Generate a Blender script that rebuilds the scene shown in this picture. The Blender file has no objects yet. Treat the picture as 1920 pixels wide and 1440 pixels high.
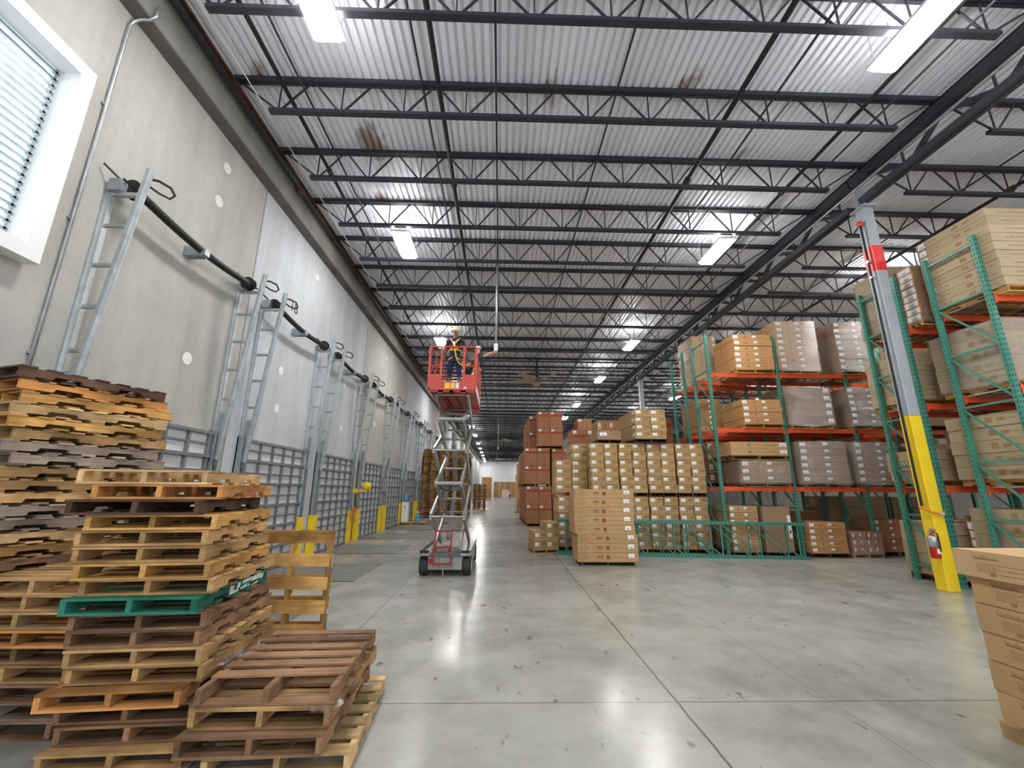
import bpy, bmesh, math, random
from mathutils import Vector, Matrix
S = bpy.context.scene
C = S.collection
PI = math.pi
rnd = random.Random(7)
# ------------------------------------------------------------------ camera
cam_d = bpy.data.cameras.new('camera')
cam_d.sensor_width = 36.0
cam_d.lens = 790.0 / 1920.0 * 36.0
cam_d.clip_end = 400
cam = bpy.data.objects.new('camera', cam_d)
C.objects.link(cam)
RX = Vector((0.9996122, -0.0270108, 0.0067735))
RD = Vector((0.0131100, 0.2418693, -0.9702203))
RF = Vector((0.0245681, 0.9699328, 0.2421296))
mw = Matrix.Identity(4)
for i in range(3):
    mw[i][0] = RX[i]; mw[i][1] = -RD[i]; mw[i][2] = -RF[i]
mw[2][3] = 1.9
cam.matrix_world = mw
S.camera = cam
# ------------------------------------------------------------------ world and exposure
w = bpy.data.worlds.new('world'); S.world = w
w.use_nodes = True
bg = w.node_tree.nodes['Background']
bg.inputs[0].default_value = (0.92, 0.96, 1.0, 1)
bg.inputs[1].default_value = 1.15          # fill light: unseen rear end left open to brighten the hall
S.view_settings.view_transform = 'Standard'
S.view_settings.look = 'None'
S.view_settings.gamma = 1.0
S.view_settings.use_curve_mapping = False
S.view_settings.exposure = 0.85
LAMP = 62.0                                 # strength of the light panels in the ceiling
WINDOW = 1.5                                # daylight in the wall window
try:
    S.cycles.max_bounces = 7; S.cycles.diffuse_bounces = 5; S.cycles.glossy_bounces = 3
    S.cycles.transparent_max_bounces = 12
    S.cycles.sample_clamp_indirect = 6.0
    S.cycles.use_denoising = True
except Exception:
    pass

# ------------------------------------------------------------------ materials
def new_mat(name):
    m = bpy.data.materials.new(name); m.use_nodes = True
    nt = m.node_tree
    return m, nt, nt.nodes['Principled BSDF']
def N(nt, t, **kw):
    n = nt.nodes.new(t)
    for k, v in kw.items(): setattr(n, k, v)
    return n
def L(nt, a, b): nt.links.new(a, b)
def mixrgb(nt, fac, a, b, mode='MIX'):
    n = nt.nodes.new('ShaderNodeMix'); n.data_type = 'RGBA'; n.blend_type = mode
    for sock, v in ((n.inputs[0], fac), (n.inputs[6], a), (n.inputs[7], b)):
        if isinstance(v, (int, float)): sock.default_value = v
        elif isinstance(v, tuple): sock.default_value = (v[0], v[1], v[2], 1)
        else: nt.links.new(v, sock)
    return n.outputs[2]
def ramp(nt, fac, stops):
    n = nt.nodes.new('ShaderNodeValToRGB')
    e = n.color_ramp.elements
    while len(e) < len(stops): e.new(0.5)
    for i, (p, c) in enumerate(stops):
        e[i].position = p
        e[i].color = (c, c, c, 1) if isinstance(c, (int, float)) else (c[0], c[1], c[2], 1)
    nt.links.new(fac, n.inputs[0])
    return n.outputs[0]
def math_(nt, op, a, b=None, c=None):
    n = nt.nodes.new('ShaderNodeMath'); n.operation = op
    for i, v in enumerate((a, b, c)):
        if v is None: continue
        if isinstance(v, (int, float)): n.inputs[i].default_value = v
        else: nt.links.new(v, n.inputs[i])
    return n.outputs[0]
def noise(nt, vec, scale, detail=3, rough=0.5):
    n = nt.nodes.new('ShaderNodeTexNoise')
    n.inputs['Scale'].default_value = scale; n.inputs['Detail'].default_value = detail
    n.inputs['Roughness'].default_value = rough
    if vec is not None: nt.links.new(vec, n.inputs['Vector'])
    return n.outputs['Fac']
def objvec(nt, scale=(1, 1, 1), jitter=True):
    tc = nt.nodes.new('ShaderNodeTexCoord')
    mp = nt.nodes.new('ShaderNodeMapping'); mp.inputs['Scale'].default_value = scale
    nt.links.new(tc.outputs['Object'], mp.inputs['Vector'])
    if jitter:
        oi = nt.nodes.new('ShaderNodeObjectInfo')
        mm = math_(nt, 'MULTIPLY', oi.outputs['Random'], 37.0)
        nt.links.new(mm, mp.inputs['Location'])
    return mp.outputs[0]
def plain(name, col, rough=0.6, metal=0.0, vary=0.12, nscale=4.0, obvary=0.0, spec=0.4, bump=0.0, scale=(1, 1, 1)):
    m, nt, b = new_mat(name)
    v = objvec(nt, scale)
    f = noise(nt, v, nscale, 4)
    dk = tuple(c * (1 - vary) for c in col); lt = tuple(min(1, c * (1 + vary)) for c in col)
    c = ramp(nt, f, [(0.25, dk), (0.75, lt)])
    if obvary:
        oi = nt.nodes.new('ShaderNodeObjectInfo')
        s = math_(nt, 'MULTIPLY_ADD', oi.outputs['Random'], obvary * 2, 1 - obvary)
        mm = nt.nodes.new('ShaderNodeVectorMath'); mm.operation = 'SCALE'
        nt.links.new(c, mm.inputs[0]); nt.links.new(s, mm.inputs['Scale']); c = mm.outputs[0]
    nt.links.new(c, b.inputs['Base Color'])
    b.inputs['Roughness'].default_value = rough; b.inputs['Metallic'].default_value = metal
    b.inputs['Specular IOR Level'].default_value = spec
    if bump:
        bn = nt.nodes.new('ShaderNodeBump'); bn.inputs['Strength'].default_value = bump
        bn.inputs['Distance'].default_value = 0.01
        nt.links.new(f, bn.inputs['Height']); nt.links.new(bn.outputs[0], b.inputs['Normal'])
    return m
def wood(name, dark, light, axis):
    """sawn wood: grain runs along axis ('x' or 'y')"""
    m, nt, b = new_mat(name)
    sc = {'x': (1.2, 22, 22), 'y': (22, 1.2, 22)}[axis]
    v = objvec(nt, sc)
    g = noise(nt, v, 1.6, 5, 0.65)
    v2 = objvec(nt, (1, 1, 1))
    s = noise(nt, v2, 3.2, 3)
    ge = nt.nodes.new('ShaderNodeNewGeometry')          # every board differs a little
    f = math_(nt, 'MULTIPLY_ADD', g, 0.6, math_(nt, 'MULTIPLY', s, 0.5))
    f = math_(nt, 'ADD', f, math_(nt, 'MULTIPLY', math_(nt, 'SUBTRACT', ge.outputs['Random Per Island'], 0.45), 0.34))
    c = ramp(nt, f, [(0.32, dark), (0.72, light)])
    oi = nt.nodes.new('ShaderNodeObjectInfo')
    k = math_(nt, 'MULTIPLY_ADD', oi.outputs['Random'], 0.5, 0.75)
    mm = nt.nodes.new('ShaderNodeVectorMath'); mm.operation = 'SCALE'
    nt.links.new(c, mm.inputs[0]); nt.links.new(k, mm.inputs['Scale'])
    st = ramp(nt, noise(nt, v2, 1.3, 4), [(0.36, 0.45), (0.6, 1.05)])
    nt.links.new(mixrgb(nt, 1.0, mm.outputs[0], st, 'MULTIPLY'), b.inputs['Base Color'])
    b.inputs['Roughness'].default_value = 0.8; b.inputs['Specular IOR Level'].default_value = 0.2
    bn = nt.nodes.new('ShaderNodeBump'); bn.inputs['Strength'].default_value = 0.25; bn.inputs['Distance'].default_value = 0.004
    nt.links.new(g, bn.inputs['Height']); nt.links.new(bn.outputs[0], b.inputs['Normal'])
    return m
def emit(name, col, strength):
    m, nt, b = new_mat(name)
    b.inputs['Base Color'].default_value = (*col, 1)
    b.inputs['Emission Color'].default_value = (*col, 1)
    b.inputs['Emission Strength'].default_value = strength
    return m

def floor_material():
    m, nt, b = new_mat('polished_concrete')
    tc = nt.nodes.new('ShaderNodeTexCoord'); P = tc.outputs['Object']
    big = noise(nt, P, 0.35, 5, 0.6)
    mid = noise(nt, P, 1.7, 6, 0.65)
    fine = noise(nt, P, 28, 4, 0.7)
    f = math_(nt, 'ADD', math_(nt, 'MULTIPLY', big, 0.62), math_(nt, 'MULTIPLY', mid, 0.38))
    c = ramp(nt, f, [(0.38, (0.255, 0.249, 0.222)), (0.51, (0.35, 0.343, 0.312)), (0.64, (0.425, 0.418, 0.388))])
    c = mixrgb(nt, 0.28, c, ramp(nt, fine, [(0.2, 0.6), (0.8, 1.05)]), 'MULTIPLY')
    # scuffs
    mp = nt.nodes.new('ShaderNodeMapping'); mp.inputs['Scale'].default_value = (2.6, 1.3, 1); mp.inputs['Rotation'].default_value = (0, 0, 0.5)
    L(nt, P, mp.inputs[0])
    sc = noise(nt, mp.outputs[0], 2.3, 2, 0.5)
    c = mixrgb(nt, ramp(nt, sc, [(0.67, 0.0), (0.75, 0.75)]), c, (0.07, 0.065, 0.06))
    # rubber smears towards the dock doors
    mp2 = nt.nodes.new('ShaderNodeMapping'); mp2.inputs['Scale'].default_value = (0.5, 1.4, 1); mp2.inputs['Rotation'].default_value = (0, 0, -0.35)
    L(nt, P, mp2.inputs[0])
    sm = noise(nt, mp2.outputs[0], 1.1, 4, 0.6)
    sx = nt.nodes.new('ShaderNodeSeparateXYZ'); L(nt, P, sx.inputs[0])
    near = ramp(nt, math_(nt, 'MULTIPLY_ADD', sx.outputs[0], -0.2, 0.0), [(0.40, 0.0), (0.62, 1.0)])
    c = mixrgb(nt, math_(nt, 'MULTIPLY', near, ramp(nt, sm, [(0.47, 0.0), (0.68, 0.45)])), c, (0.10, 0.097, 0.09))
    # saw-cut joints
    X, Y = sx.outputs[0], sx.outputs[1]
    wob = math_(nt, 'MULTIPLY', math_(nt, 'SUBTRACT', noise(nt, P, 3, 2), 0.5), 0.02)
    line = None
    for x0, hw in ((1.66, 0.011), (-1.93, 0.006), (3.1, 0.003)):
        d = math_(nt, 'ABSOLUTE', math_(nt, 'ADD', math_(nt, 'SUBTRACT', X, x0), wob))
        l = math_(nt, 'LESS_THAN', d, hw)
        line = l if line is None else math_(nt, 'MAXIMUM', line, l)
    for y0 in (4.45, 8.8, 13.2, 17.5, 21.8, 26.1, 34.8):
        d = math_(nt, 'ABSOLUTE', math_(nt, 'ADD', math_(nt, 'SUBTRACT', Y, y0), wob))
        line = math_(nt, 'MAXIMUM', line, math_(nt, 'MULTIPLY', math_(nt, 'LESS_THAN', d, 0.008 if y0 < 5 else 0.006), 0.85 if y0 < 5 else 0.5))
    c = mixrgb(nt, math_(nt, 'MULTIPLY', line, 0.8), c, (0.07, 0.065, 0.055))
    L(nt, c, b.inputs['Base Color'])
    L(nt, ramp(nt, math_(nt, 'ADD', math_(nt, 'MULTIPLY', mid, 0.85), math_(nt, 'MULTIPLY', fine, 0.15)), [(0.3, 0.215), (0.7, 0.262)]), b.inputs['Roughness'])
    b.inputs['Specular IOR Level'].default_value = 0.55
    bn = nt.nodes.new('ShaderNodeBump'); bn.inputs['Strength'].default_value = 0.015; bn.inputs['Distance'].default_value = 0.02
    L(nt, mid, bn.inputs['Height']); L(nt, bn.outputs[0], b.inputs['Normal'])
    return m
def wall_material():
    m, nt, b = new_mat('precast_concrete')
    tc = nt.nodes.new('ShaderNodeTexCoord'); P = tc.outputs['Object']
    sx = nt.nodes.new('ShaderNodeSeparateXYZ'); L(nt, P, sx.inputs[0])
    Y = sx.outputs[1]
    big = noise(nt, P, 0.55, 5, 0.6); fine = noise(nt, P, 9, 5, 0.7)
    mp = nt.nodes.new('ShaderNodeMapping'); mp.inputs['Scale'].default_value = (1, 2.2, 0.25); L(nt, P, mp.inputs[0])
    run = noise(nt, mp.outputs[0], 1.0, 4, 0.6)
    k = math_(nt, 'DIVIDE', math_(nt, 'SUBTRACT', Y, 8.65), 7.8)
    par = math_(nt, 'PINGPONG', math_(nt, 'ADD', math_(nt, 'FLOOR', k), 40.0), 1.0)     # 0, 1, 0, 1 panel by panel
    base = mixrgb(nt, par, (0.54, 0.565, 0.60), (0.455, 0.447, 0.415))
    v = math_(nt, 'ADD', math_(nt, 'MULTIPLY', big, 0.55), math_(nt, 'MULTIPLY', run, 0.45))
    c = mixrgb(nt, 1.0, base, ramp(nt, v, [(0.32, 0.74), (0.66, 1.06)]), 'MULTIPLY')
    c = mixrgb(nt, 0.25, c, ramp(nt, fine, [(0.35, 0.72), (0.6, 1.0)]), 'MULTIPLY')
    fr = math_(nt, 'FRACT', k)
    jl = math_(nt, 'LESS_THAN', math_(nt, 'MINIMUM', fr, math_(nt, 'SUBTRACT', 1.0, fr)), 0.0022)
    c = mixrgb(nt, math_(nt, 'MULTIPLY', jl, 0.75), c, (0.09, 0.085, 0.08))
    L(nt, c, b.inputs['Base Color'])
    b.inputs['Roughness'].default_value = 0.85; b.inputs['Specular IOR Level'].default_value = 0.25
    bn = nt.nodes.new('ShaderNodeBump'); bn.inputs['Strength'].default_value = 0.15; bn.inputs['Distance'].default_value = 0.01
    L(nt, fine, bn.inputs['Height']); L(nt, bn.outputs[0], b.inputs['Normal'])
    return m
def wrap_material():
    m = bpy.data.materials.new('clear_stretch_film'); m.use_nodes = True
    nt = m.node_tree; nt.nodes.clear()
    out = nt.nodes.new('ShaderNodeOutputMaterial')
    tr = nt.nodes.new('ShaderNodeBsdfTransparent'); gl = nt.nodes.new('ShaderNodeBsdfGlossy'); df = nt.nodes.new('ShaderNodeBsdfDiffuse')
    tr.inputs[0].default_value = (0.93, 0.92, 0.91, 1)
    gl.inputs['Roughness'].default_value = 0.16; df.inputs[0].default_value = (0.8, 0.78, 0.76, 1)
    v = objvec(nt, (1.2, 1.2, 5.0))
    h = noise(nt, v, 2.2, 5, 0.7)
    bn = nt.nodes.new('ShaderNodeBump'); bn.inputs['Strength'].default_value = 1.0; bn.inputs['Distance'].default_value = 0.12
    L(nt, h, bn.inputs['Height']); L(nt, bn.outputs[0], gl.inputs['Normal'])
    a = nt.nodes.new('ShaderNodeMixShader'); a.inputs[0].default_value = 0.25
    L(nt, gl.outputs[0], a.inputs[1]); L(nt, df.outputs[0], a.inputs[2])
    bm_ = nt.nodes.new('ShaderNodeMixShader')
    L(nt, ramp(nt, noise(nt, objvec(nt, (1, 1, 3)), 1.6, 4, 0.6), [(0.4, 0.10), (0.7, 0.34)]), bm_.inputs[0])
    L(nt, tr.outputs[0], bm_.inputs[1]); L(nt, a.outputs[0], bm_.inputs[2])
    L(nt, bm_.outputs[0], out.inputs[0])
    return m

M = {}
M['floor'] = floor_material()
M['wall'] = wall_material()
M['far_wall'] = plain('far_wall_paint', (0.84, 0.87, 0.90), 0.8, vary=0.08, nscale=0.4)
M['ledge'] = plain('ledge_shade_concrete', (0.15, 0.142, 0.13), 0.9, vary=0.25, nscale=1.5)  # concrete darkened to hold the shade of the ledge underside
M['ledge_face'] = plain('ledge_face_concrete', (0.25, 0.243, 0.225), 0.9, vary=0.2, nscale=1.5)
M['patch'] = plain('pale_patch', (0.74, 0.74, 0.72), 0.8, vary=0.05)
M['deck'] = plain('white_painted_steel_deck', (0.84, 0.865, 0.93), 0.35, vary=0.08, nscale=0.8, scale=(1, 0.3, 1))
def rust_deck(m):
    nt = m.node_tree; b = nt.nodes['Principled BSDF']; src = b.inputs['Base Color'].links[0].from_socket
    tc = nt.nodes.new('ShaderNodeTexCoord'); acc = None
    nz = noise(nt, tc.outputs['Object'], 2.6, 4, 0.7)
    for x, y, s in ((-3.1, 8.25, .42), (3.6, 6.6, .25), (.9, 6.8, .22), (-3.4, 10.2, .22), (5.6, 8.4, .2), (-4.7, 6.6, .2), (2.0, 4.6, .25)):
        dv = nt.nodes.new('ShaderNodeVectorMath'); dv.operation = 'DISTANCE'
        mp = nt.nodes.new('ShaderNodeMapping'); mp.inputs['Scale'].default_value = (1, .6, 0); L(nt, tc.outputs['Object'], mp.inputs[0])
        L(nt, mp.outputs[0], dv.inputs[0]); dv.inputs[1].default_value = (x, y * .6, 0)
        k = math_(nt, 'SUBTRACT', math_(nt, 'ADD', s, math_(nt, 'MULTIPLY', math_(nt, 'SUBTRACT', nz, .5), .8)), dv.outputs['Value'])
        acc = k if acc is None else math_(nt, 'MAXIMUM', acc, k)
    f = ramp(nt, acc, [(0.0, 0.0), (0.22, 0.75)])
    L(nt, mixrgb(nt, f, src, (0.20, 0.085, 0.035)), b.inputs['Base Color'])
rust_deck(M['deck'])
M['steel'] = plain('dark_joist_paint', (0.030, 0.031, 0.043), 0.45, vary=0.2, nscale=2)
M['girder'] = plain('dark_girder_paint', (0.040, 0.044, 0.058), 0.4, vary=0.2, nscale=2)
M['rust'] = plain('rusty_angle', (0.11, 0.055, 0.035), 0.85, vary=0.6, nscale=3)
M['pipe_black'] = plain('black_sprinkler_pipe', (0.018, 0.018, 0.024), 0.4, vary=0.1)
M['galv'] = plain('galvanised_steel', (0.50, 0.53, 0.55), 0.38, metal=0.75, vary=0.18, nscale=7)
M['galv_dark'] = plain('dull_galvanised_steel', (0.34, 0.37, 0.39), 0.5, metal=0.6, vary=0.2, nscale=6)
M['black'] = plain('black_rubber', (0.012, 0.012, 0.013), 0.6, vary=0.15)
M['tyre'] = plain('grey_black_tyre', (0.028, 0.027, 0.027), 0.7, vary=0.2)
M['door_panel'] = plain('pale_door_skin', (0.60, 0.62, 0.62), 0.5, vary=0.08, nscale=2)
M['door_steel'] = plain('steel_door_rib', (0.22, 0.23, 0.245), 0.4, metal=0.4, vary=0.15, nscale=3)
M['yellow'] = plain('safety_yellow_paint', (0.83, 0.58, 0.018), 0.45, vary=0.08, nscale=1.5)
M['red_tape'] = plain('red_band_paint', (0.72, 0.03, 0.03), 0.4, vary=0.05)
M['red'] = plain('extinguisher_red', (0.42, 0.015, 0.018), 0.3, vary=0.05)
M['col_grey'] = plain('grey_column_paint', (0.36, 0.39, 0.43), 0.5, vary=0.08)
M['green'] = plain('green_rack_paint', (0.050, 0.215, 0.160), 0.4, vary=0.15, nscale=3)
M['hole'] = plain('dark_slot', (0.012, 0.05, 0.038), 0.9, vary=0.1)
M['orange'] = plain('orange_beam_paint', (0.70, 0.085, 0.02), 0.4, vary=0.18, nscale=2)
M['wire'] = plain('zinc_wire', (0.40, 0.40, 0.39), 0.4, metal=0.6, vary=0.1)
M['lift_red'] = plain('lift_red_paint', (0.52, 0.055, 0.032), 0.4, vary=0.15)
M['lift_deep_red'] = plain('lift_ladder_red', (0.30, 0.014, 0.014), 0.4, vary=0.15)
M['lift_grey'] = plain('lift_grey_paint', (0.27, 0.275, 0.265), 0.38, metal=0.25, vary=0.15)
M['lift_dark'] = plain('lift_dark_grey', (0.12, 0.125, 0.125), 0.45, metal=0.2, vary=0.2)
M['rim'] = plain('cream_rim', (0.55, 0.54, 0.47), 0.5, vary=0.1)
M['white'] = plain('white_plastic', (0.78, 0.79, 0.80), 0.4, vary=0.03)
M['label'] = plain('white_paper_label', (0.80, 0.80, 0.82), 0.6, vary=0.02)
M['ink'] = plain('black_ink', (0.03, 0.03, 0.035), 0.7, vary=0.05)
M['print'] = plain('brown_print', (0.16, 0.088, 0.038), 0.8, vary=0.1)
M['print_soft'] = plain('faint_brown_print', (0.28, 0.16, 0.072), 0.8, vary=0.1)
M['print_black'] = plain('dark_print', (0.04, 0.03, 0.022), 0.8, vary=0.1)
M['stripe'] = plain('red_print_stripe', (0.36, 0.045, 0.03), 0.8, vary=0.08)
M['sticker'] = plain('orange_red_sticker', (0.82, 0.10, 0.03), 0.5, vary=0.05)
M['tape'] = plain('parcel_tape', (0.50, 0.36, 0.20), 0.25, vary=0.05)
for nm, col in (('card_tan', (0.44, 0.275, 0.135)), ('card_small', (0.40, 0.265, 0.125)), ('card_orange', (0.46, 0.245, 0.105)),
                ('card_brown', (0.35, 0.165, 0.085)), ('card_light', (0.50, 0.335, 0.18)), ('card_dull', (0.31, 0.205, 0.125)), ('card_pale', (0.37, 0.29, 0.185))):
    M[nm] = plain('cardboard_' + nm[5:], col, 0.85, vary=0.07, nscale=2.2, obvary=0.09, spec=0.15)
WOODS = {'gold': ((0.27, 0.125, 0.035), (0.68, 0.395, 0.13)), 'pale': ((0.36, 0.22, 0.095), (0.68, 0.47, 0.235)),
         'tan': ((0.22, 0.12, 0.05), (0.56, 0.345, 0.15)), 'grey': ((0.17, 0.125, 0.092), (0.42, 0.335, 0.265)),
         'brown': ((0.10, 0.052, 0.03), (0.30, 0.17, 0.095)), 'dark': ((0.035, 0.020, 0.014), (0.13, 0.075, 0.05)),
         'orange': ((0.30, 0.115, 0.03), (0.60, 0.29, 0.095)), 'green': ((0.012, 0.085, 0.055), (0.035, 0.22, 0.15))}
for k, (d, l) in WOODS.items():
    M['wx_' + k] = wood(k + '_wood_crossways', d, l, 'x')
    M['wy_' + k] = wood(k + '_wood_lengthways', d, l, 'y')
M['stencil'] = plain('white_stencil', (0.62, 0.66, 0.62), 0.7, vary=0.1)
M['film'] = wrap_material()
M['lamp_glow'] = emit('lamp_panel_glow', (1.0, 0.985, 0.95), LAMP)
M['uplight_fill'] = emit('added_uplight_glow', (1.0, 0.985, 0.95), LAMP * 0.78)  # added glow on the lamp tops that lifts the roof deck
M['window_glow'] = emit('daylight_panel', (0.80, 0.93, 1.0), WINDOW)
M['navy'] = plain('navy_cotton', (0.018, 0.022, 0.042), 0.9, vary=0.2)
M['denim'] = plain('dark_denim', (0.016, 0.030, 0.075), 0.9, vary=0.3, nscale=12)
M['skin_dark'] = plain('brown_skin', (0.19, 0.095, 0.06), 0.5, vary=0.08)
M['skin_light'] = plain('light_skin', (0.58, 0.32, 0.22), 0.5, vary=0.06)
M['hard_hat'] = plain('pale_yellow_hat', (0.74, 0.66, 0.42), 0.35, vary=0.03)
M['harness'] = plain('yellow_webbing', (0.80, 0.50, 0.06), 0.6, vary=0.12)
M['boot'] = plain('tan_boot', (0.30, 0.20, 0.10), 0.7, vary=0.1)
M['hair'] = plain('dark_hair', (0.02, 0.015, 0.012), 0.6, vary=0.1)
M['shirt_pale'] = plain('pale_shirt', (0.62, 0.60, 0.70), 0.8, vary=0.05)
M['water'] = plain('blue_water_bottle', (0.10, 0.30, 0.52), 0.12, vary=0.1, spec=0.7)
M['fan_blade'] = plain('tan_fan_blade', (0.42, 0.33, 0.24), 0.5, vary=0.08)
M['hose_orange'] = plain('orange_hose', (0.78, 0.16, 0.05), 0.5, vary=0.05)
M['leveler'] = plain('worn_steel_plate', (0.20, 0.20, 0.19), 0.5, metal=0.3, vary=0.25, nscale=3)
M['grey_box'] = plain('grey_enamel', (0.34, 0.34, 0.37), 0.5, vary=0.04)
M['pink_wrap'] = plain('pale_pink_film', (0.85, 0.62, 0.56), 0.35, vary=0.05)

# ------------------------------------------------------------------ mesh builder
class MB:
    def __init__(s): s.v = []; s.f = []; s.m = []
    def add(s, vs, fs, m=0):
        o = len(s.v); s.v += [tuple(v) for v in vs]
        for f in fs: s.f.append([i + o for i in f]); s.m.append(m)
        return s
    def bx(s, x0, x1, y0, y1, z0, z1, m=0):
        vs = [(x, y, z) for x in (x0, x1) for y in (y0, y1) for z in (z0, z1)]
        return s.add(vs, [(0, 1, 3, 2), (4, 6, 7, 5), (0, 4, 5, 1), (2, 3, 7, 6), (0, 2, 6, 4), (1, 5, 7, 3)], m)
    def bar(s, p, q, w, h, m=0, up=(0, 0, 1)):
        p, q = Vector(p), Vector(q); d = (q - p).normalized(); u = Vector(up)
        if abs(d.dot(u)) > 0.99: u = Vector((0, 1, 0))
        a = d.cross(u).normalized() * (w / 2); b = a.cross(d).normalized() * (h / 2)
        vs = [e + i * a + j * b for e in (p, q) for i, j in ((-1, -1), (1, -1), (1, 1), (-1, 1))]
        return s.add(vs, [(3, 2, 1, 0), (4, 5, 6, 7), (0, 1, 5, 4), (1, 2, 6, 5), (2, 3, 7, 6), (3, 0, 4, 7)], m)
    def tube(s, pts, r, n=8, m=0, cap=True):
        pts = [Vector(p) for p in pts]; rings = []; a = None
        for i, p in enumerate(pts):
            d = ((pts[min(i + 1, len(pts) - 1)] - pts[max(i - 1, 0)])).normalized()
            if a is None:
                u = Vector((0, 0, 1)) if abs(d.z) < 0.9 else Vector((1, 0, 0)); a = d.cross(u).normalized()
            else: a = (a - d * a.dot(d)).normalized()
            b = d.cross(a); rr = r[i] if isinstance(r, (list, tuple)) else r
            rings.append([p + (a * math.cos(2 * PI * k / n) + b * math.sin(2 * PI * k / n)) * rr for k in range(n)])
        vs = [v for g in rings for v in g]; fs = []
        for i in range(len(pts) - 1):
            for k in range(n):
                k2 = (k + 1) % n; fs.append((i * n + k, i * n + k2, (i + 1) * n + k2, (i + 1) * n + k))
        if cap: fs.append(tuple(range(n - 1, -1, -1))); fs.append(tuple(range((len(pts) - 1) * n, len(pts) * n)))
        return s.add(vs, fs, m)
    def prism(s, poly, axis, a, b, m=0):
        """poly: 2D points in the plane across axis; ('x': y,z) ('y': x,z) ('z': x,y)"""
        n = len(poly)
        def P(u, t):
            return {'x': (t, u[0], u[1]), 'y': (u[0], t, u[1]), 'z': (u[0], u[1], t)}[axis]
        vs = [P(u, a) for u in poly] + [P(u, b) for u in poly]
        fs = [tuple(range(n - 1, -1, -1)), tuple(range(n, 2 * n))]
        for i in range(n): fs.append((i, (i + 1) % n, n + (i + 1) % n, n + i))
        return s.add(vs, fs, m)
    def lathe(s, prof, c=(0, 0, 0), n=16, m=0, axis='z'):
        vs = []; c = Vector(c)
        for r, z in prof:
            for k in range(n):
                t = 2 * PI * k / n; u, v = r * math.cos(t), r * math.sin(t)
                vs.append(c + Vector({'z': (u, v, z), 'x': (z, u, v), 'y': (u, z, v)}[axis]))
        fs = []
        for i in range(len(prof) - 1):
            for k in range(n):
                k2 = (k + 1) % n; fs.append((i * n + k, i * n + k2, (i + 1) * n + k2, (i + 1) * n + k))
        fs.append(tuple(range(n - 1, -1, -1))); fs.append(tuple(range((len(prof) - 1) * n, len(prof) * n)))
        return s.add(vs, fs, m)
    def mesh(s, name, mats, smooth=False, bevel=0.0):
        me = bpy.data.meshes.new(name); me.from_pydata(s.v, [], s.f)
        for mt in mats: me.materials.append(M[mt] if isinstance(mt, str) else mt)
        me.polygons.foreach_set('material_index', s.m)
        bm = bmesh.new(); bm.from_mesh(me)
        if bevel:
            bmesh.ops.bevel(bm, geom=[e for e in bm.edges], offset=bevel, segments=1, affect='EDGES', clamp_overlap=True)
        bmesh.ops.recalc_face_normals(bm, faces=bm.faces)
        bm.to_mesh(me); bm.free()
        if smooth: me.polygons.foreach_set('use_smooth', [True] * len(me.polygons))
        me.update()
        return me
def O(name, mesh, parent=None, loc=(0, 0, 0), rot=(0, 0, 0)):
    o = bpy.data.objects.new(name, mesh); C.objects.link(o)
    o.location = loc; o.rotation_euler = rot
    if parent is not None: o.parent = parent
    return o
def part(name, mb, mats, parent, label=None, smooth=False, bevel=0.0, loc=(0, 0, 0), rot=(0, 0, 0)):
    o = O(name, mb.mesh(name, mats if isinstance(mats, (list, tuple)) else [mats], smooth, bevel), parent, loc, rot)
    if label: o['label'] = label
    return o
def tag(o, label, cat, group=None):
    o['label'] = label; o['category'] = cat
    if group: o['group'] = group
    return o
def thing(name, label, cat, loc=(0, 0, 0), rotz=0.0, group=None):
    o = O(name, None, None, loc, (0, 0, rotz)); o.empty_display_size = 0.1
    return tag(o, label, cat, group)
def clone(o, loc=None, rot=None, parent=None):
    c = o.copy(); C.objects.link(c)
    if parent is not None: c.parent = parent
    if loc is not None: c.location = loc
    if rot is not None: c.rotation_euler = rot
    for ch in list(o.children): clone(ch, parent=c)
    return c
def struct(name, mb, mats, parent=None, **kw):
    o = part(name, mb, mats, parent, **kw)
    if parent is None: o['kind'] = 'structure'
    return o
ORD = 'zeroth first second third fourth fifth sixth seventh eighth ninth tenth eleventh twelfth thirteenth fourteenth fifteenth sixteenth seventeenth eighteenth nineteenth twentieth'.split()
def ordn(k):
    if k <= 20: return ORD[k]
    return f"{k}{'th' if 10 < k % 100 < 14 else {1: 'st', 2: 'nd', 3: 'rd'}.get(k % 10, 'th')}"
# ------------------------------------------------------------------ the building
WX, YF, YB, XR = -5.55, 114.0, -8.0, 24.5
struct('floor', MB().add([(WX - .3, YB, 0), (XR + .3, YB, 0), (XR + .3, YF + .3, 0), (WX - .3, YF + .3, 0)], [(0, 1, 2, 3)]), 'floor')
WY0, WY1, WZ0, WZ1 = 1.9, 4.36, 4.55, 6.95
mb = MB().bx(WX - .25, WX, YB, WY0 - .08, 0, 8.66).bx(WX - .25, WX, WY1 + .08, YF, 0, 8.66).bx(WX - .25, WX, WY0 - .08, WY1 + .08, 0, WZ0 - .08).bx(WX - .25, WX, WY0 - .08, WY1 + .08, WZ1 + .08, 8.66)
wl = struct('wall_left', mb, 'wall')
def patch_mesh(): return MB().lathe([(0.11, 0), (0.11, 0.006)], n=14, axis='x')
pts = [(7.3, 8.1), (7.25, 7.3), (7.25, 4.1), (10.35, 4.75), (10.4, 3.8), (14.6, 5.45), (14.7, 3.9), (14.7, 6.5), (18.5, 4.6), (18.5, 6.4), (22.4, 5.2), (26.3, 6.2), (11.6, 8.0), (19.6, 8.0)]
pm = patch_mesh().mesh('wall_patch', ['patch'])
for y, z in pts: O('wall_patch', pm, wl, (WX, y, z))
struct('wall_far', MB().bx(WX - .25, XR + .3, YF, YF + .25, 0, 9.8), 'far_wall')
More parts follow.
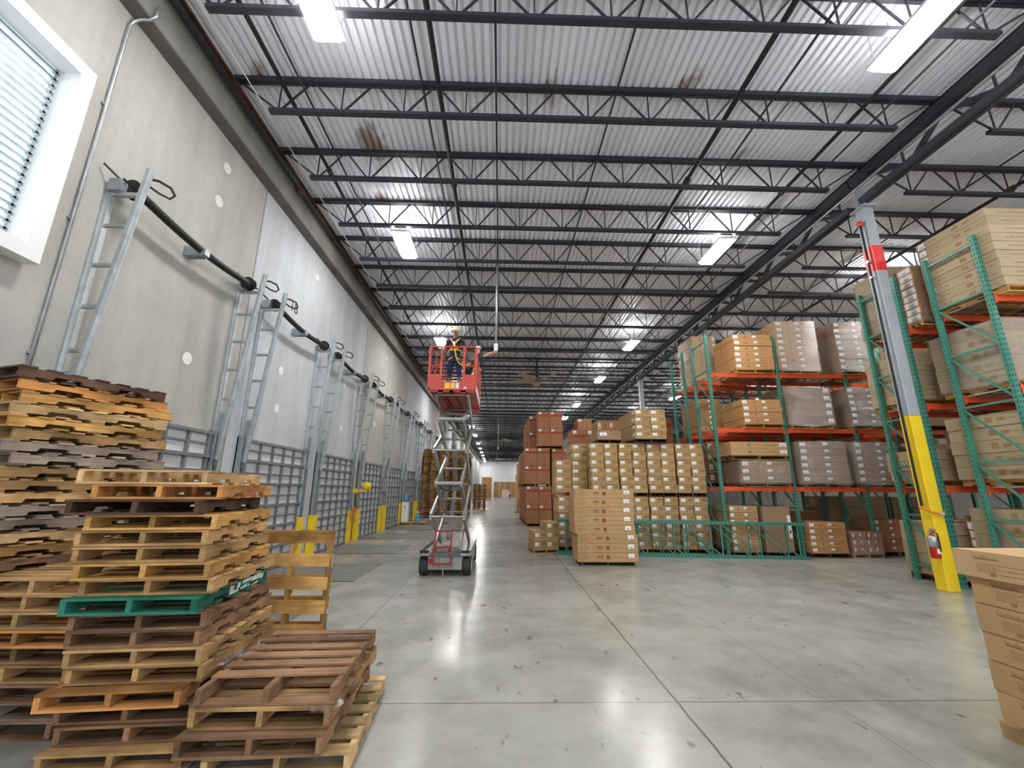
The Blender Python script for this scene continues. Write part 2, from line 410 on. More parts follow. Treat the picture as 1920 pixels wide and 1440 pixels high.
struct('wall_right', MB().bx(XR, XR + .25, YB, YF, 0, 9.8), 'ledge')  # dark colour stands in for the gloom behind the racks
struct('trim_1', MB().bx(WX - .25, -5.30, YB, YF, 8.66, 8.70, 0).bx(WX - .25, -5.30, YB, YF, 8.70, 9.72, 1), ['ledge', 'ledge_face'])  # thin darker slab paints the underside shade, the face is lighter
struct('trim_2', MB().bx(-5.30, -5.20, YB, YF, 9.50, 9.53).bx(-5.30, -5.275, YB, YF, 9.36, 9.53), 'rust')
# ribbed roof deck
ZD = 9.665
prof = []; x = -5.35; P_ = 0.155
while x < XR:
    prof += [(x, ZD), (x + .088, ZD), (x + .103, ZD + .065), (x + .142, ZD + .065)]
    x += P_
vs = [(a, y, z) for a, z in prof for y in (YB, YF)]
fs = [(2 * i, 2 * i + 1, 2 * i + 3, 2 * i + 2) for i in range(len(prof) - 1)]
struct('ceiling', MB().add(vs, fs), 'deck')
# wall window: white frame, ribbed daylight panel
fr = MB()
D = 0.20; B = 0.17
fr.bx(WX - .2, WX + D, WY1, WY1 + B, WZ0 - B, WZ1 + B).bx(WX - .2, WX + D, WY0 - B, WY0, WZ0 - B, WZ1 + B)
fr.bx(WX - .2, WX + D, WY0, WY1, WZ1, WZ1 + B).bx(WX - .2, WX + D, WY0, WY1, WZ0 - B, WZ0)
win = struct('window_1', fr, 'white')
part('pane', MB().bx(WX - .12, WX - .10, WY0, WY1, WZ0, WZ1), 'window_glow', win)
lv = MB()
for i in range(24):
    z = WZ0 + .05 + i * 0.1
    lv.bx(WX - .10, WX - .06, WY0, WY1, z, z + .026)
for y in (WY0 + .02, 3.15, WY1 - .05): lv.bx(WX - .10, WX - .06, y, y + .03, WZ0, WZ1)
part('louver', lv, 'galv_dark', win)

# ------------------------------------------------------------------ bar joists
SP, Y0 = 1.78, 3.12
def joist_meshes(x0, x1, b0, b1, np_):
    top = MB().bx(x0, x1, -.065, -.008, 9.565, 9.655).bx(x0, x1, .008, .065, 9.565, 9.655).bx(x0, x1, -.065, .065, 9.645, 9.66)
    bot = MB().bx(b0, b1, -.055, -.008, 8.86, 8.925).bx(b0, b1, .008, .055, 8.86, 8.925).bx(b0, b1, -.055, .055, 8.852, 8.866)
    web = MB(); n = np_; step = (b1 - b0 - .3) / n
    bp = [b0 + .15 + i * step for i in range(n + 1)]
    for i, x in enumerate(bp):
        web.bar((x, 0, 8.90), (x, 0, 9.58), .022, .022)
        if i < n:
            mx = x + step / 2
            web.bar((x + .03, 0, 8.90), (mx - .02, 0, 9.60), .03, .03).bar((mx + .02, 0, 9.60), (x + step - .03, 0, 8.90), .03, .03)
    web.bar((bp[0], 0, 8.90), (x0 + .12, 0, 9.56), .03, .03).bar((bp[-1], 0, 8.90), (x1 - .12, 0, 9.56), .03, .03)
    return top.mesh('top_chord', ['steel']), bot.mesh('bottom_chord', ['steel']), web.mesh('web', ['steel'])
GX = 8.72
ja = joist_meshes(-5.28, GX, -4.5, 7.75, 10)
jb = joist_meshes(GX, 23.0, 9.65, 22.2, 10)
for k in range(0, 62):
    y = Y0 + SP * k
    for bay, ms, lim in (('aisle bay', ja, 62), ('rack bay', jb, 27)):
        if k >= lim or (bay == 'rack bay' and k < 1): continue
        if k < 12: lab, g = f'dark steel bar joist under the roof, {ordn(k + 1)} from the camera over the {bay}', f'bar joists over the {bay}'
        elif k < 27: lab, g = f'dark steel bar joist in the middle run over the {bay}', f'bar joists in the middle run over the {bay}'
        else: lab, g = f'dark steel bar joist in the crowded far run over the {bay}', f'bar joists in the far run over the {bay}'
        t = thing('bar_joist', lab, 'roof joist', (0, y, 0), 0, g)
        for nm, m_ in zip(('top_chord', 'bottom_chord', 'web'), ms): O(nm, m_, t)
# joist girders carried by the columns
CY = [-8.3, 8.86, 26.0, 43.2, 60.4, 77.6, 94.8, 113.9]
CX = 8.88
def girder(x, ya, yb, lab):
    t = thing('joist_girder', lab, 'roof girder', (x, (ya + yb) / 2, 0), 0, 'joist girders along the column line')
    h = (yb - ya) / 2 - .02
    part('top_chord', MB().bx(-.12, -.01, -h, h, 9.30, 9.545).bx(.01, .12, -h, h, 9.30, 9.545).bx(-.12, .12, -h, h, 9.52, 9.55), 'girder', t)
    part('bottom_chord', MB().bx(-.11, -.012, -h + .15, h - .15, 8.72, 8.86).bx(.012, .11, -h + .15, h - .15, 8.72, 8.86), 'girder', t)
    wb = MB(); ks = [Y0 + SP * k - (ya + yb) / 2 for k in range(-7, 63)]
    ks = [v for v in ks if -h + .1 < v < h - .1]
    for v in ks:
        if v + SP * .46 < h: wb.bar((0, v, 9.33), (0, v + SP * .42, 8.80), .085, .085)
        if v - SP * .62 > -h: wb.bar((0, v, 9.33), (0, v - SP * .58, 8.80), .085, .085)
        if v - SP * .52 > -h: wb.bar((0, v - SP * .5, 9.33), (0, v - SP * .5, 8.80), .035, .035)
    part('web', wb, 'girder', t)
gl_ = ['over the nearest column bay', 'running from the yellow column to the second column', 'between the second and third columns', 'in the bay beyond the third column']
for i in range(4): girder(CX - .1, CY[i], CY[i + 1], 'dark joist girder along the column line, ' + gl_[i])
# columns
cl = ['grey steel column with yellow base and red band by the racks', 'grey steel column rising behind the tan carton wall', 'grey steel column far behind the brown carton tower']
for i in range(1, 4):
    t = thing('steel_column', cl[i - 1], 'column', (CX + .04, CY[i], 0), 0, 'columns under the girder line')
    q = .125
    part('shaft', MB().bx(-q, q, -q, q, 3.5, 8.72), 'col_grey', t, bevel=.012)
    part('painted_base', MB().bx(-q - .002, q + .002, -q - .002, q + .002, 0, 3.5), 'yellow', t, 'yellow painted lower length', bevel=.012)
    if i == 1: part('red_band', MB().bx(-q - .004, q + .004, -q - .004, q + .004, 6.97, 7.62), 'red_tape', t, 'red band')
    part('cap_plate', MB().bx(-q - .05, q + .05, -q - .09, q + .09, 8.66, 8.715).bx(-q, q, -.012, .012, 8.715, 9.29), 'col_grey', t)
# pull line and extinguisher at the nearest column
sx0 = CX + .04 - .125
t = thing('pull_hose', 'black hose line hanging down the dark side of the yellow column', 'hose', (sx0 - .066, 8.84, 0))
part('line', MB().tube([(0, 0, 1.62), (0, 0, 8.2)], .024, 8), 'black', t)
part('collar', MB().lathe([(.05, 8.2), (.06, 8.26), (.045, 8.32)], n=10), 'red_tape', t, 'red top collar')
part('clip', MB().bx(-.03, .062, -.03, .03, 7.2, 7.26).bx(-.03, .062, -.03, .03, 6.8, 6.84), 'galv', t)
t = thing('air_hose', 'short red hose with brass fittings tied around the yellow column', 'hose', (CX + .04, CY[1], 1.5))
part('hose', MB().tube([(-.19, .06, .10), (-.18, -.10, .04), (-.12, -.17, 0), (.0, -.175, -.03), (.12, -.17, .02)], .018, 8), 'hose_orange', t, smooth=True)
part('fitting', MB().tube([(-.02, -.185, -.02), (.06, -.185, -.03)], .03, 8), 'rim', t)
t = thing('fire_extinguisher', 'red fire extinguisher hung on the yellow column base', 'fire extinguisher', (sx0 - .12, 8.72, .62))
part('cylinder', MB().lathe([(.02, 0), (.075, .01), (.08, .03), (.08, .36), (.065, .42), (.028, .46), (.024, .49)], n=16), 'red', t, smooth=True)
part('collar_label', MB().lathe([(.0815, .22), (.0815, .40), (.066, .43)], n=16), 'galv', t, 'silver band', smooth=True)
part('valve', MB().lathe([(.022, .49), (.03, .50), (.03, .54), (.012, .56)], n=10).bx(-.02, .02, -.11, .02, .55, .565).bx(-.02, .02, -.10, .0, .525, .54), 'galv_dark', t)
part('hose', MB().tube([(0, -.03, .52), (.02, -.1, .48), (.03, -.1, .30), (.03, -.095, .14)], .012, 6), 'black', t)
part('instruction_label', MB().bx(-.03, .03, -.0825, -.079, .10, .19), 'label', t)
part('bracket', MB().bx(-.02, .122, .075, .085, .15, .36).bx(.1, .12, -.0, .085, .2, .24), 'galv', t)

# ------------------------------------------------------------------ ceiling lamps
hs = MB().bx(-.25, .25, -.66, .66, 0, .05).bx(-.17, .17, -.62, .62, .05, .10).mesh('housing', ['white'])
ln = MB().prism([(-.235, 0), (-.18, -.05), (.18, -.05), (.235, 0)], 'y', -.64, .64).mesh('lens', ['lamp_glow'])
up = MB().bx(-.24, -.175, -.6, .6, .05, .056).bx(.175, .24, -.6, .6, .05, .056).mesh('added_uplight', ['uplight_fill'])  # upward strips added to brighten the ceiling
ws = MB()
for x in (-.2, .2):
    for y in (-.55, .55): ws.bar((x, y, .05), (x, y, .93), .008, .008)
ws = ws.mesh('suspension', ['galv'])
def lamp(x, y, lab, grp):
    t = thing('high_bay_lamp', lab, 'ceiling lamp', (x, y, 8.735), 0, grp)
    for nm, m_ in (('housing', hs), ('lens', ln), ('added_uplight', up), ('suspension', ws)): O(nm, m_, t)
LY = [4.55, 10.95, 19.35, 30.6, 39.5, 47.5, 55.7, 65.6, 74.0, 82.0, 90.0, 98.0, 105.0, 110.5]
for i, y in enumerate(LY):
    far = i > 5
    lamp(-2.72 - (0.012 * y), y, 'glowing strip lamp in the far dotted run over the aisle' if far else f'glowing strip lamp over the dock side of the aisle, {ordn(i + 1)} from the camera', 'far lamps over the dock aisle' if far else 'lamps over the dock aisle')
for i, y in enumerate([4.75, 10.95, 19.3, 25.9, 34.4, 41, 49.5, 58, 66.5, 75, 83.5, 92, 102, 110.5]):  # the farther ones are hidden, added to brighten the far wall
    lamp(6.28, y, f'glowing strip lamp near the column line, {ordn(i + 1)} from the camera', 'lamps along the column line')
for x in (13.2, 20.0):
    for y in (4.6, 13, 22, 31, 40): lamp(x, y, 'added strip lamp above the storage racks', 'added lamps above the racks')  # extra lamps put in for more light over the racks
for x in (-2.7, 6.3, 14): 
    for y in (-2.0,): lamp(x, y, 'added strip lamp above the floor behind the camera', 'added lamps behind the camera')  # unseen lamps added to light the foreground

# ------------------------------------------------------------------ pipes, rods and cables under the roof
def run(name, lab, cat, x, z, r, mat, y0=YB, y1=YF, grp=None, couplings=()):
    o = part(name, MB().tube([(0, 0, 0), (0, y1 - y0, 0)], r, 8), mat, None, loc=(x, y0, z))
    tag(o, lab, cat, grp)
    for cy in couplings: part('coupling', MB().tube([(0, cy - y0 - .08, 0), (0, cy - y0 + .08, 0)], r * 1.55, 8), 'rust', o)
    return o
run('drain_pipe', 'thick dark pipe running along the wall ledge', 'pipe', -5.17, 9.22, .062, 'pipe_black', couplings=(9.3, 14.0, 20.5))
for i, (x, r, w_) in enumerate(((-4.13, .042, 'nearest the dock wall'), (-1.24, .048, 'over the scissor lift'), (4.42, .052, 'right of the hanging pole'), (6.97, .04, 'beside the joist girder'), (12.5, .045, 'above the storage racks'), (16.3, .045, 'deep over the racks'))):
    run('sprinkler_pipe', 'black sprinkler pipe under the joists, ' + w_, 'pipe', x, 9.17, r, 'pipe_black', grp='sprinkler pipes', couplings=(8.6, 17.2, 25.9) if i % 2 == 0 else (8.9, 26))
for x, z, w_ in ((-3.66, 8.94, 'beside the first sprinkler pipe'), (-1.62, 9.54, 'left of the scissor lift'), (-.17, 8.94, 'in line with the hanging pole'), (2.2, 9.54, 'over the ceiling fan'), (4.95, 8.94, 'right of the third sprinkler pipe'), (7.2, 8.94, 'close to the joist girder'), (11.0, 8.94, 'just past the girder'), (14.6, 8.94, 'over the near racks'), (18.6, 8.94, 'deep over the racks')):
    run('bridging_rod', 'thin dark bridging rod across the joists, ' + w_, 'rod', x, z, .020, 'steel', grp='bridging rods')
run('ceiling_cable', 'thin white cable strung past the joist ends', 'cable', -4.62, 8.99, .010, 'white')
run('edge_conduit', 'grey conduit running along below the joist girder', 'conduit', 8.45, 8.95, .026, 'galv_dark')
o = part('wall_conduit', MB().tube([(0, 0, 0), (0, 0, 8.45), (.02, .02, 8.56), (.10, .04, 8.63), (.22, .05, 8.64), (.29, .05, 8.70), (.30, .05, 8.9)], .022, 8), 'galv', None, loc=(WX + .03, 4.87, 0), smooth=True)
tag(o, 'thin silver conduit climbing the concrete wall beside the window', 'conduit')
for i, z in enumerate((1.5, 3.4, 5.2, 7.0)): part('strap', MB().bx(-.03, .0, -.045, .045, z, z + .03), 'galv_dark', o)
def pole(x, y, z0, lab, r=.03):
    t = thing('power_drop', lab, 'hanging pole', (x, y, 0))
    part('pole', MB().tube([(0, 0, z0 + .22), (0, 0, 9.62)], r, 10), 'galv', t, smooth=True)
    part('outlet_box', MB().bx(-.06, .06, -.05, .05, z0, z0 + .24), 'white', t, bevel=.012)
    part('chain', MB().tube([(0, 0, z0 + .24), (0, 0, z0 + .40)], r * .6, 6), 'galv_dark', t)
pole(-.19, 12.3, 6.0, 'grey conduit pole hanging to the worker hand on the lift', .034)
pole(-.25, 41, 5.6, 'pale conduit pole hanging over the middle of the far aisle')
pole(-.6, 70, 5.6, 'pale conduit pole hanging near the far end of the aisle')
# ceiling fans, at rest
def fan(x, y, z, a0, lab, mat, R_=1.55):
    t = thing('ceiling_fan', lab, 'ceiling fan', (x, y, z), 0, 'large ceiling fans over the aisle')
    part('downrod', MB().bx(-.09, .09, -.09, .09, .18, .62).bx(-.05, .05, -.05, .05, .62, 1.36), 'steel', t)
    part('motor', MB().lathe([(.06, -.02), (.2, .0), (.24, .06), (.2, .16), (.08, .2)], n=18), 'girder', t, smooth=True)
    for k in range(5):
        b = MB(); a = a0 + k * 2 * PI / 5; n = 8; vs = []
        for i in range(n + 1):
            u = .16 + (R_ - .16) * i / n; wd = .19 + .07 * math.sin(PI * min(1, i / n * 1.1)) - .04 * (i / n); tw = .30 - .2 * i / n
            for s_, h in ((-1, -.008), (1, -.008), (1, .008), (-1, .008)):
                vs.append((u, s_ * wd * math.cos(tw), .02 + s_ * wd * math.sin(tw) + h + .09 * (i / n) ** 2))
        fs = [(0, 1, 2, 3), (n * 4 + 3, n * 4 + 2, n * 4 + 1, n * 4)]
        for i in range(n):
            for j in range(4): fs.append((i * 4 + j, i * 4 + (j + 1) % 4, i * 4 + 4 + (j + 1) % 4, i * 4 + 4 + j))
        part('blade', b.add(vs, fs), mat, t, rot=(0, 0, a))
fan(2.12, 24.5, 8.22, 2.78, 'tan bladed ceiling fan hanging beyond the lift platform', 'fan_blade', 1.85)
fan(1.4, 57, 8.2, .4, 'ceiling fan further down the aisle past the first fan', 'fan_blade', 2.4)
fan(1.0, 92, 8.1, .1, 'pale bladed ceiling fan nearest the far wall', 'white', 2.8)

# ------------------------------------------------------------------ dock doors, their lift tracks and guards
DP, DA, DBW = 3.9, 5.40, 2.70
def door(k):
    y0 = DA + DP * k; y1 = y0 + DBW; H = 2.92
    sec = H / 6
    d = struct(f'door_{k + 1}', MB().bx(WX + .003, WX + .04, y0, y1, .02, H), 'door_panel')
    big, small, ver = [], MB(), MB()
    for i in range(7):
        z = min(max(.02, i * sec), H - .06)
        part('section_rail', MB().bx(WX + .04, WX + .115, y0 - .02, y1 + .02, z, z + .055), 'door_steel', d)
        if i < 6: small.bx(WX + .04, WX + .085, y0, y1, z + sec * .5, z + sec * .5 + .03)
    n = 5
    for j in range(n + 1):
        y = y0 + (y1 - y0 - .05) * j / n
        ver.bx(WX + .04, WX + .095, y, y + .05, .02, H)
    part('mid_rail', small, 'door_steel', d); part('upright', ver, 'door_steel', d)
    rl = MB()
    for i in range(1, 6):
        for yy in (y0 - .05, y1 + .0): rl.bx(WX + .05, WX + .10, yy, yy + .05, i * sec - .03, i * sec + .05)
    part('roller', rl, 'black', d)
    if k == 1: part('daylight_gap', MB().bx(WX + .03, WX + .035, y1 + .0, y1 + .022, .3, 2.75), 'window_glow', d)
    return d
NT = 9
def side_words(k, s): return f'{"near" if s < 0 else "far"} side of the {ordn(k + 1)} dock door'
def track(k, s):
    y = DA + DP * k + (-.16 if s < 0 else DBW + .16)
    g = 'door track frames on the dock wall'
    t = thing('door_track', f'galvanised ladder shaped track on the {side_words(k, s)}', 'door track', (WX, y, 0), 0, g)
    part('wall_rail', MB().bx(.004, .075, -.035, .035, 2.2, 5.86).bx(.004, .03, -.06, .06, 2.2, 5.86), 'galv', t)
    part('door_rail', MB().bx(.004, .13, -.10, -.075, .05, 2.95).bx(.004, .03, -.10, .10, .05, 2.95).bx(.004, .13, .075, .10, .05, 2.95), 'galv_dark', t)
    part('gusset', MB().prism([(.03, 2.3), (.16, 2.3), (.20, 3.3), (.03, 3.3)], 'y', -.006, .006), 'galv_dark', t)
    part('outer_rail', MB().bar((.14, 0, 2.4), (.50, 0, 6.28), .085, .055, up=(1, 0, 0)).bar((.165, -.0, 2.4), (.525, -.0, 6.28), .02, .07, up=(1, 0, 0)), 'galv', t)
    for i in range(4):
        z = 3.55 + i * .60
        xo = .14 + (z - 2.4) / 3.88 * .36
        part('rung', MB().bx(.06, xo, -.018, .018, z, z + .045), 'galv_dark', t)
    part('top_plate', MB().bx(.0, .48, -.03, .03, 5.84, 5.89), 'galv', t)
    part('bearing_box', MB().bx(.05, .20, -.09, .05, 5.89, 6.07), 'galv_dark', t)
    part('cable_drum', MB().lathe([(.135, -.05), (.135, -.03), (.10, -.025), (.10, .045), (.135, .05), (.135, .07)], c=(.24, .09 * -s, 6.02), n=16, axis='y'), 'black', t)
    part('crank', MB().bar((.20, 0, 6.04), (.06, -.22, 6.20), .022, .022), 'black', t)
    part('bumper_loop', MB().tube([(.50, 0, 6.14), (.58, .08, 6.17), (.66, .20, 6.15), (.68, .27, 6.08), (.62, .27, 6.02), (.54, .16, 6.03), (.48, .02, 6.06)], .018, 6), 'black', t)
def spring(k):
    y0 = DA + DP * k - .05; y1 = DA + DP * k + DBW + .05; ym = (y0 + y1) / 2
    t = thing('torsion_spring', f'black torsion spring shaft above the {ordn(k + 1)} dock door', 'spring', (WX + .30, 0, 5.99), 0, 'door spring shafts')
    def seg(a, b):
        return [(0, a + (b - a) * i / 8, -.10 * math.sin(PI * (a + (b - a) * i / 8 - y0) / (y1 - y0))) for i in range(9)]
    for a, b in ((y0 + .05, ym - .10), (ym + .10, y1 - .05)):
        p = seg(a, b); part('coil', MB().tube(p, .062, 10), 'black', t, smooth=True)
    part('shaft', MB().tube(seg(y0 - .25, y1 + .25), .016, 6), 'black', t)
    part('centre_bracket', MB().bx(-.295, .02, ym - .07, ym - .055, -.2, -.02).bx(-.295, .02, ym + .055, ym + .07, -.2, -.02).bx(-.07, .07, ym - .06, ym + .06, -.17, -.05), 'galv_dark', t)
for k in range(0, 16):
    door(k)
    if k < NT:
        for s in (-1, 1): track(k, s)
        spring(k)
# yellow guards at the feet of the tracks
def guard(k, s, z=1.12):
    y = DA + DP * k + (-.16 if s < 0 else DBW + .16)
    o = part('track_guard', MB().bx(.135, .165, -.13, .13, 0, z).bx(.02, .165, -.155, -.125, 0, z).bx(.02, .165, .125, .155, 0, z), 'yellow', None, loc=(WX, y, 0), bevel=.006)
    tag(o, f'yellow steel guard at the foot of the track, {side_words(k, s)}', 'track guard', 'yellow track guards')
for k, s in ((1, 1), (2, -1), (2, 1), (3, -1), (3, 1), (4, -1), (4, 1), (5, -1), (5, 1), (6, -1)): guard(k, s)
# dock plates in the floor
for k in range(0, 8):
    y0 = DA + DP * k + .35
    o = part('dock_leveler', MB().bx(WX + .2, WX + 2.5, y0, y0 + 2.0, .001, .007, 0).bx(WX + .2, WX + 2.52, y0 - .04, y0 - .02, .001, .006, 1).bx(WX + .2, WX + 2.52, y0 + 2.02, y0 + 2.04, .001, .006, 1), ['leveler', 'black'], None)
    tag(o, f'worn grey dock plate in the floor before the {ordn(k + 1)} dock door', 'dock plate', 'dock plates in the floor')
# painted dock number
cu = bpy.data.curves.new('dock_number', 'FONT'); cu.body = '18'; cu.size = .42; cu.align_x = 'CENTER'; cu.extrude = .002
cu.materials.append(M['ink'])
tmp = bpy.data.objects.new('tmp', cu); C.objects.link(tmp)
nm_ = bpy.data.meshes.new_from_object(tmp.evaluated_get(bpy.context.evaluated_depsgraph_get())); bpy.data.objects.remove(tmp)
o = O('dock_number', nm_, None, (WX + .004, 10.55, 6.42), (PI / 2, 0, PI / 2))
tag(o, 'black painted number 18 on the wall above the second dock door', 'number')
# boxes, lamp and hose on the wall between doors
yg = DA + DP * 3 + DBW + .6
t = thing('control_box', 'grey door control box between the fourth and fifth dock doors', 'control box', (WX + .003, yg - .05, 1.75))
part('case', MB().bx(0, .18, -.24, .24, 0, .62), 'grey_box', t, bevel=.01)
part('lid_edge', MB().bx(.18, .19, -.25, .25, -.01, .63), 'galv', t)
part('feed_pipe', MB().tube([(.06, -.1, .62), (.06, -.1, 4.4)], .02, 6).tube([(.06, .1, 0), (.06, .1, -1.4)], .02, 6), 'galv', t)
yl = DA + DP * 2 + DBW + .35
t = thing('dock_lamp', 'yellow dock lamp on an arm beside the third dock door', 'dock lamp', (WX + .15, yl, 1.78))
part('arm', MB().bx(-.13, .45, -.03, .03, 0, .05).bx(-.13, .12, -.10, .10, -.05, .10), 'yellow', t)
part('shade', MB().lathe([(.05, 0), (.14, .04), (.17, .13), (.14, .22), (.06, .26)], c=(.42, -.08, .18), n=16, axis='y'), 'yellow', t, smooth=True)
part('cord', MB().tube([(0, .1, 0), (.05, .2, -.5), (.02, .3, -.8), (.04, .2, -1.1)], .012, 6), 'black', t)
part('socket_box', MB().bx(-.14, -.04, -.05, .08, -.75, -.50), 'galv_dark', t)
t = thing('hose_coil', 'orange strap coil hung beside the third dock door', 'hose', (WX + .13, yl - .12, .98))
part('loop', MB().tube([(.10 + .03 * math.sin(a), .11 * math.sin(a), .24 * math.cos(a)) for a in [i * PI / 8 for i in range(17)]], .022, 6), 'hose_orange', t, smooth=True)
part('hook', MB().bx(-.11, .11, -.02, .02, .22, .25), 'galv_dark', t)
# ------------------------------------------------------------------ pallets
_pm = {}
def pallet_meshes(W, Ln, H, wd, var):
    key = (W, Ln, H, wd, var)
    if key in _pm: return _pm[key]
    r = random.Random(int(W * 1000) + sum(map(ord, var + wd)))
    th = .018; n = 5 if var == 'wide' else 7
    top = MB(); bw = (Ln * (.60 if var == 'wide' else .63)) / n; gap = (Ln - bw * n) / (n - 1)
    for i in range(n):
        y0 = -Ln / 2 + i * (bw + gap); y1 = y0 + bw
        x0, x1 = -W / 2 + r.uniform(-.012, .006), W / 2 + r.uniform(-.006, .012)
        if var == 'open' and i == 0: continue
        if var == 'broken' and i == 2:
            top.bx(x0, -.08, y0, y1, H - th, H); continue
        if var == 'broken' and i == 5:
            top.prism([(x0, y0), (x1 * .4, y0), (x1 * .15, y1), (x0, y1)], 'z', H - th, H); continue
        if var == 'split' and i in (1, 4):
            top.bx(x0, x1, y0, y0 + bw * .45, H - th, H).bx(x0, x1 * .8, y0 + bw * .5, y1, H - th, H); continue
        s = r.uniform(-.006, .006)
        top.prism([(x0, y0 + s), (x1, y0 - s), (x1, y1 - s), (x0, y1 + s)], 'z', H - th, H - r.uniform(0, .003))
    bot = MB()
    for u in (.0, .27, .5, .73, 1.0):
        c = -Ln / 2 + bw / 2 + u * (Ln - bw)
        if var == 'split' and u == .27: continue
        bot.bx(-W / 2 + r.uniform(0, .012), W / 2 - r.uniform(0, .012), c - bw / 2, c + bw / 2, 0, th)
    h0, h1 = th, H - th; l = Ln / 2; nh = (h1 - h0) * .42
    n0, n1 = l * .62, l * .24
    poly = [(-l, h0), (-n0, h0), (-n0 + .02, h0 + nh), (-n1 - .02, h0 + nh), (-n1, h0), (n1, h0), (n1 + .02, h0 + nh), (n0 - .02, h0 + nh), (n0, h0), (l, h0), (l, h1), (-l, h1)]
    st = MB()
    for a, b in ((0, 0),):
        st.prism(poly, 'x', -.021, .021)
    ms = (top.mesh('top_deck', ['wx_' + wd]), bot.mesh('bottom_deck', ['wx_' + wd]), st.mesh('stringer', ['wy_' + wd]))
    _pm[key] = ms
    return ms
_ps = {}
def pallet_single(W, Ln, H, wd):
    key = (W, Ln, H, wd)
    if key in _ps: return _ps[key]
    th = .02; n = 6; b = MB(); bw = Ln * .72 / n; gap = (Ln - bw * n) / (n - 1)
    for i in range(n):
        y0 = -Ln / 2 + i * (bw + gap); b.bx(-W / 2, W / 2, y0, y0 + bw, H - th, H, 0)
    for u in (0, .5, 1):
        c = -Ln / 2 + bw / 2 + u * (Ln - bw); b.bx(-W / 2, W / 2, c - bw / 2, c + bw / 2, 0, th, 0)
    l = Ln / 2; h0, h1 = th, H - th; nh = (h1 - h0) * .55
    poly = [(-l, h0), (-l * .62, h0), (-l * .58, h0 + nh), (-l * .26, h0 + nh), (-l * .22, h0), (l * .22, h0), (l * .26, h0 + nh), (l * .58, h0 + nh), (l * .62, h0), (l, h0), (l, h1), (-l, h1)]
    for x in (-W / 2, -.02, W / 2 - .04): b.prism(poly, 'x', x, x + .04, 1)
    _ps[key] = b.mesh('pallet', ['wx_' + wd, 'wy_' + wd]); return _ps[key]
def pallet(x, y, z, rot, W, Ln, H, wd, var, lab, grp, rx=0.0, ry=0.0):
    t = thing('wooden_pallet', lab, 'pallet', (x, y, z), 0, grp)
    t.rotation_euler = (rx, ry, rot)
    tp, bt, st = pallet_meshes(W, Ln, H, wd, var)
    O('top_deck', tp, t); O('bottom_deck', bt, t)
    for xx in (-W / 2 + .025, 0, W / 2 - .025): O('stringer', st, t, (xx, 0, 0))
    return t
def small_pallet(x, y, z, rot, W, Ln, H, wd, lab, grp=None):
    o = O('wooden_pallet', pallet_single(W, Ln, H, wd), None, (x, y, z), (0, 0, rot))
    return tag(o, lab, 'pallet', grp)
PH = .128
WD = {'gold': 'yellow', 'pale': 'pale', 'tan': 'tan', 'grey': 'weathered grey', 'brown': 'brown', 'dark': 'dark brown', 'orange': 'orange toned', 'green': 'green painted'}
def pile(x, y, rot, W, Ln, spec, where, grp, H=PH):
    n = len(spec); out = []
    for i, (wd, var, dx, dy, dr) in enumerate(spec):
        pos = 'topmost of' if i == n - 1 else 'lowest of' if i == 0 else ordn(i + 1) + ' from the floor in'
        out.append(pallet(x + dx, y + dy, i * H, rot + math.radians(dr), W, Ln, H - .0015, wd, var, f'{WD[wd]} wooden pallet, {pos} {where}', grp))
    return out
F, B_, SPL, OP = 'full', 'broken', 'split', 'open'
# tall pile against the dock wall
spA = [('brown', F), ('tan', F), ('brown', F), ('tan', F), ('grey', F), ('tan', F), ('brown', F), ('tan', F), ('tan', F), ('brown', F), ('gold', F), ('pale', F), ('grey', F), ('grey', F), ('tan', F), ('tan', SPL), ('tan', F), ('grey', F), ('grey', F), ('tan', F), ('gold', F), ('pale', F), ('gold', F), ('orange', SPL), ('dark', F)]
rA = random.Random(3)
spA = [(a, b, rA.uniform(-.03, .03) + (.03 if i % 4 == 1 else 0), rA.uniform(-.05, .05), rA.uniform(-2.0, 2.0)) for i, (a, b) in enumerate(spA)]
spA[-1] = ('dark', F, -.05, -.03, 3); spA[-2] = ('orange', SPL, -.04, .02, 1)
pile(-4.87, 4.94, math.radians(-21.7), .80, 1.36, spA, 'tall pile at the dock wall', 'pallets in the tall wall pile', .123)
# short pile in front of it
spD = [('brown', F, -.03, 0, 0), ('grey', F, .0, .0, 1), ('brown', F, .02, -.02, -1), ('tan', B_, .0, .0, 0), ('brown', F, .03, .02, 1), ('orange', F, .05, -.02, 0), ('pale', SPL, -.02, .0, 2), ('tan', F, .02, .02, -1), ('tan', SPL, .05, .0, 1)]
pile(-3.93, 4.36, 0.0, 1.04, .93, spD, 'short pile below the tall one', 'pallets in the short pile')
# the big middle pile
spB = [('tan', F, .02, -.12, 0), ('brown', F, .03, -.02, 1), ('brown', B_, .0, .0, 0), ('orange', SPL, -.06, -.10, 1), ('tan', F, .03, .02, 0), ('tan', F, .02, .0, 0), ('brown', F, .0, .02, -1), ('brown', B_, .02, .0, 1),
       ('green', F, .0, -.05, -1), ('tan', F, .05, .03, 0), ('gold', F, .03, -.02, 1), ('tan', F, .0, .0, -1), ('tan', F, -.02, .02, 0), ('gold', F, .02, .04, 1), ('dark', SPL, -.06, -.04, 0), ('orange', F, .03, .05, 2), ('pale', B_, -.10, .06, 1)]
spB = [(wd, v, dx - .27 * i / 16, dy, dr + 3 + 5.5 * i / 16) for i, (wd, v, dx, dy, dr) in enumerate(spB)]
big = pile(-2.71, 4.22, 0.0, .96, 1.20, spB, 'big middle pile', 'pallets in the big middle pile', .120)
gp = big[8]
sb = MB()
r_ = random.Random(5)
for i in range(6): sb.bx(.4765, .478, -.12 + i * .012, -.114 + i * .012, .03, .09)
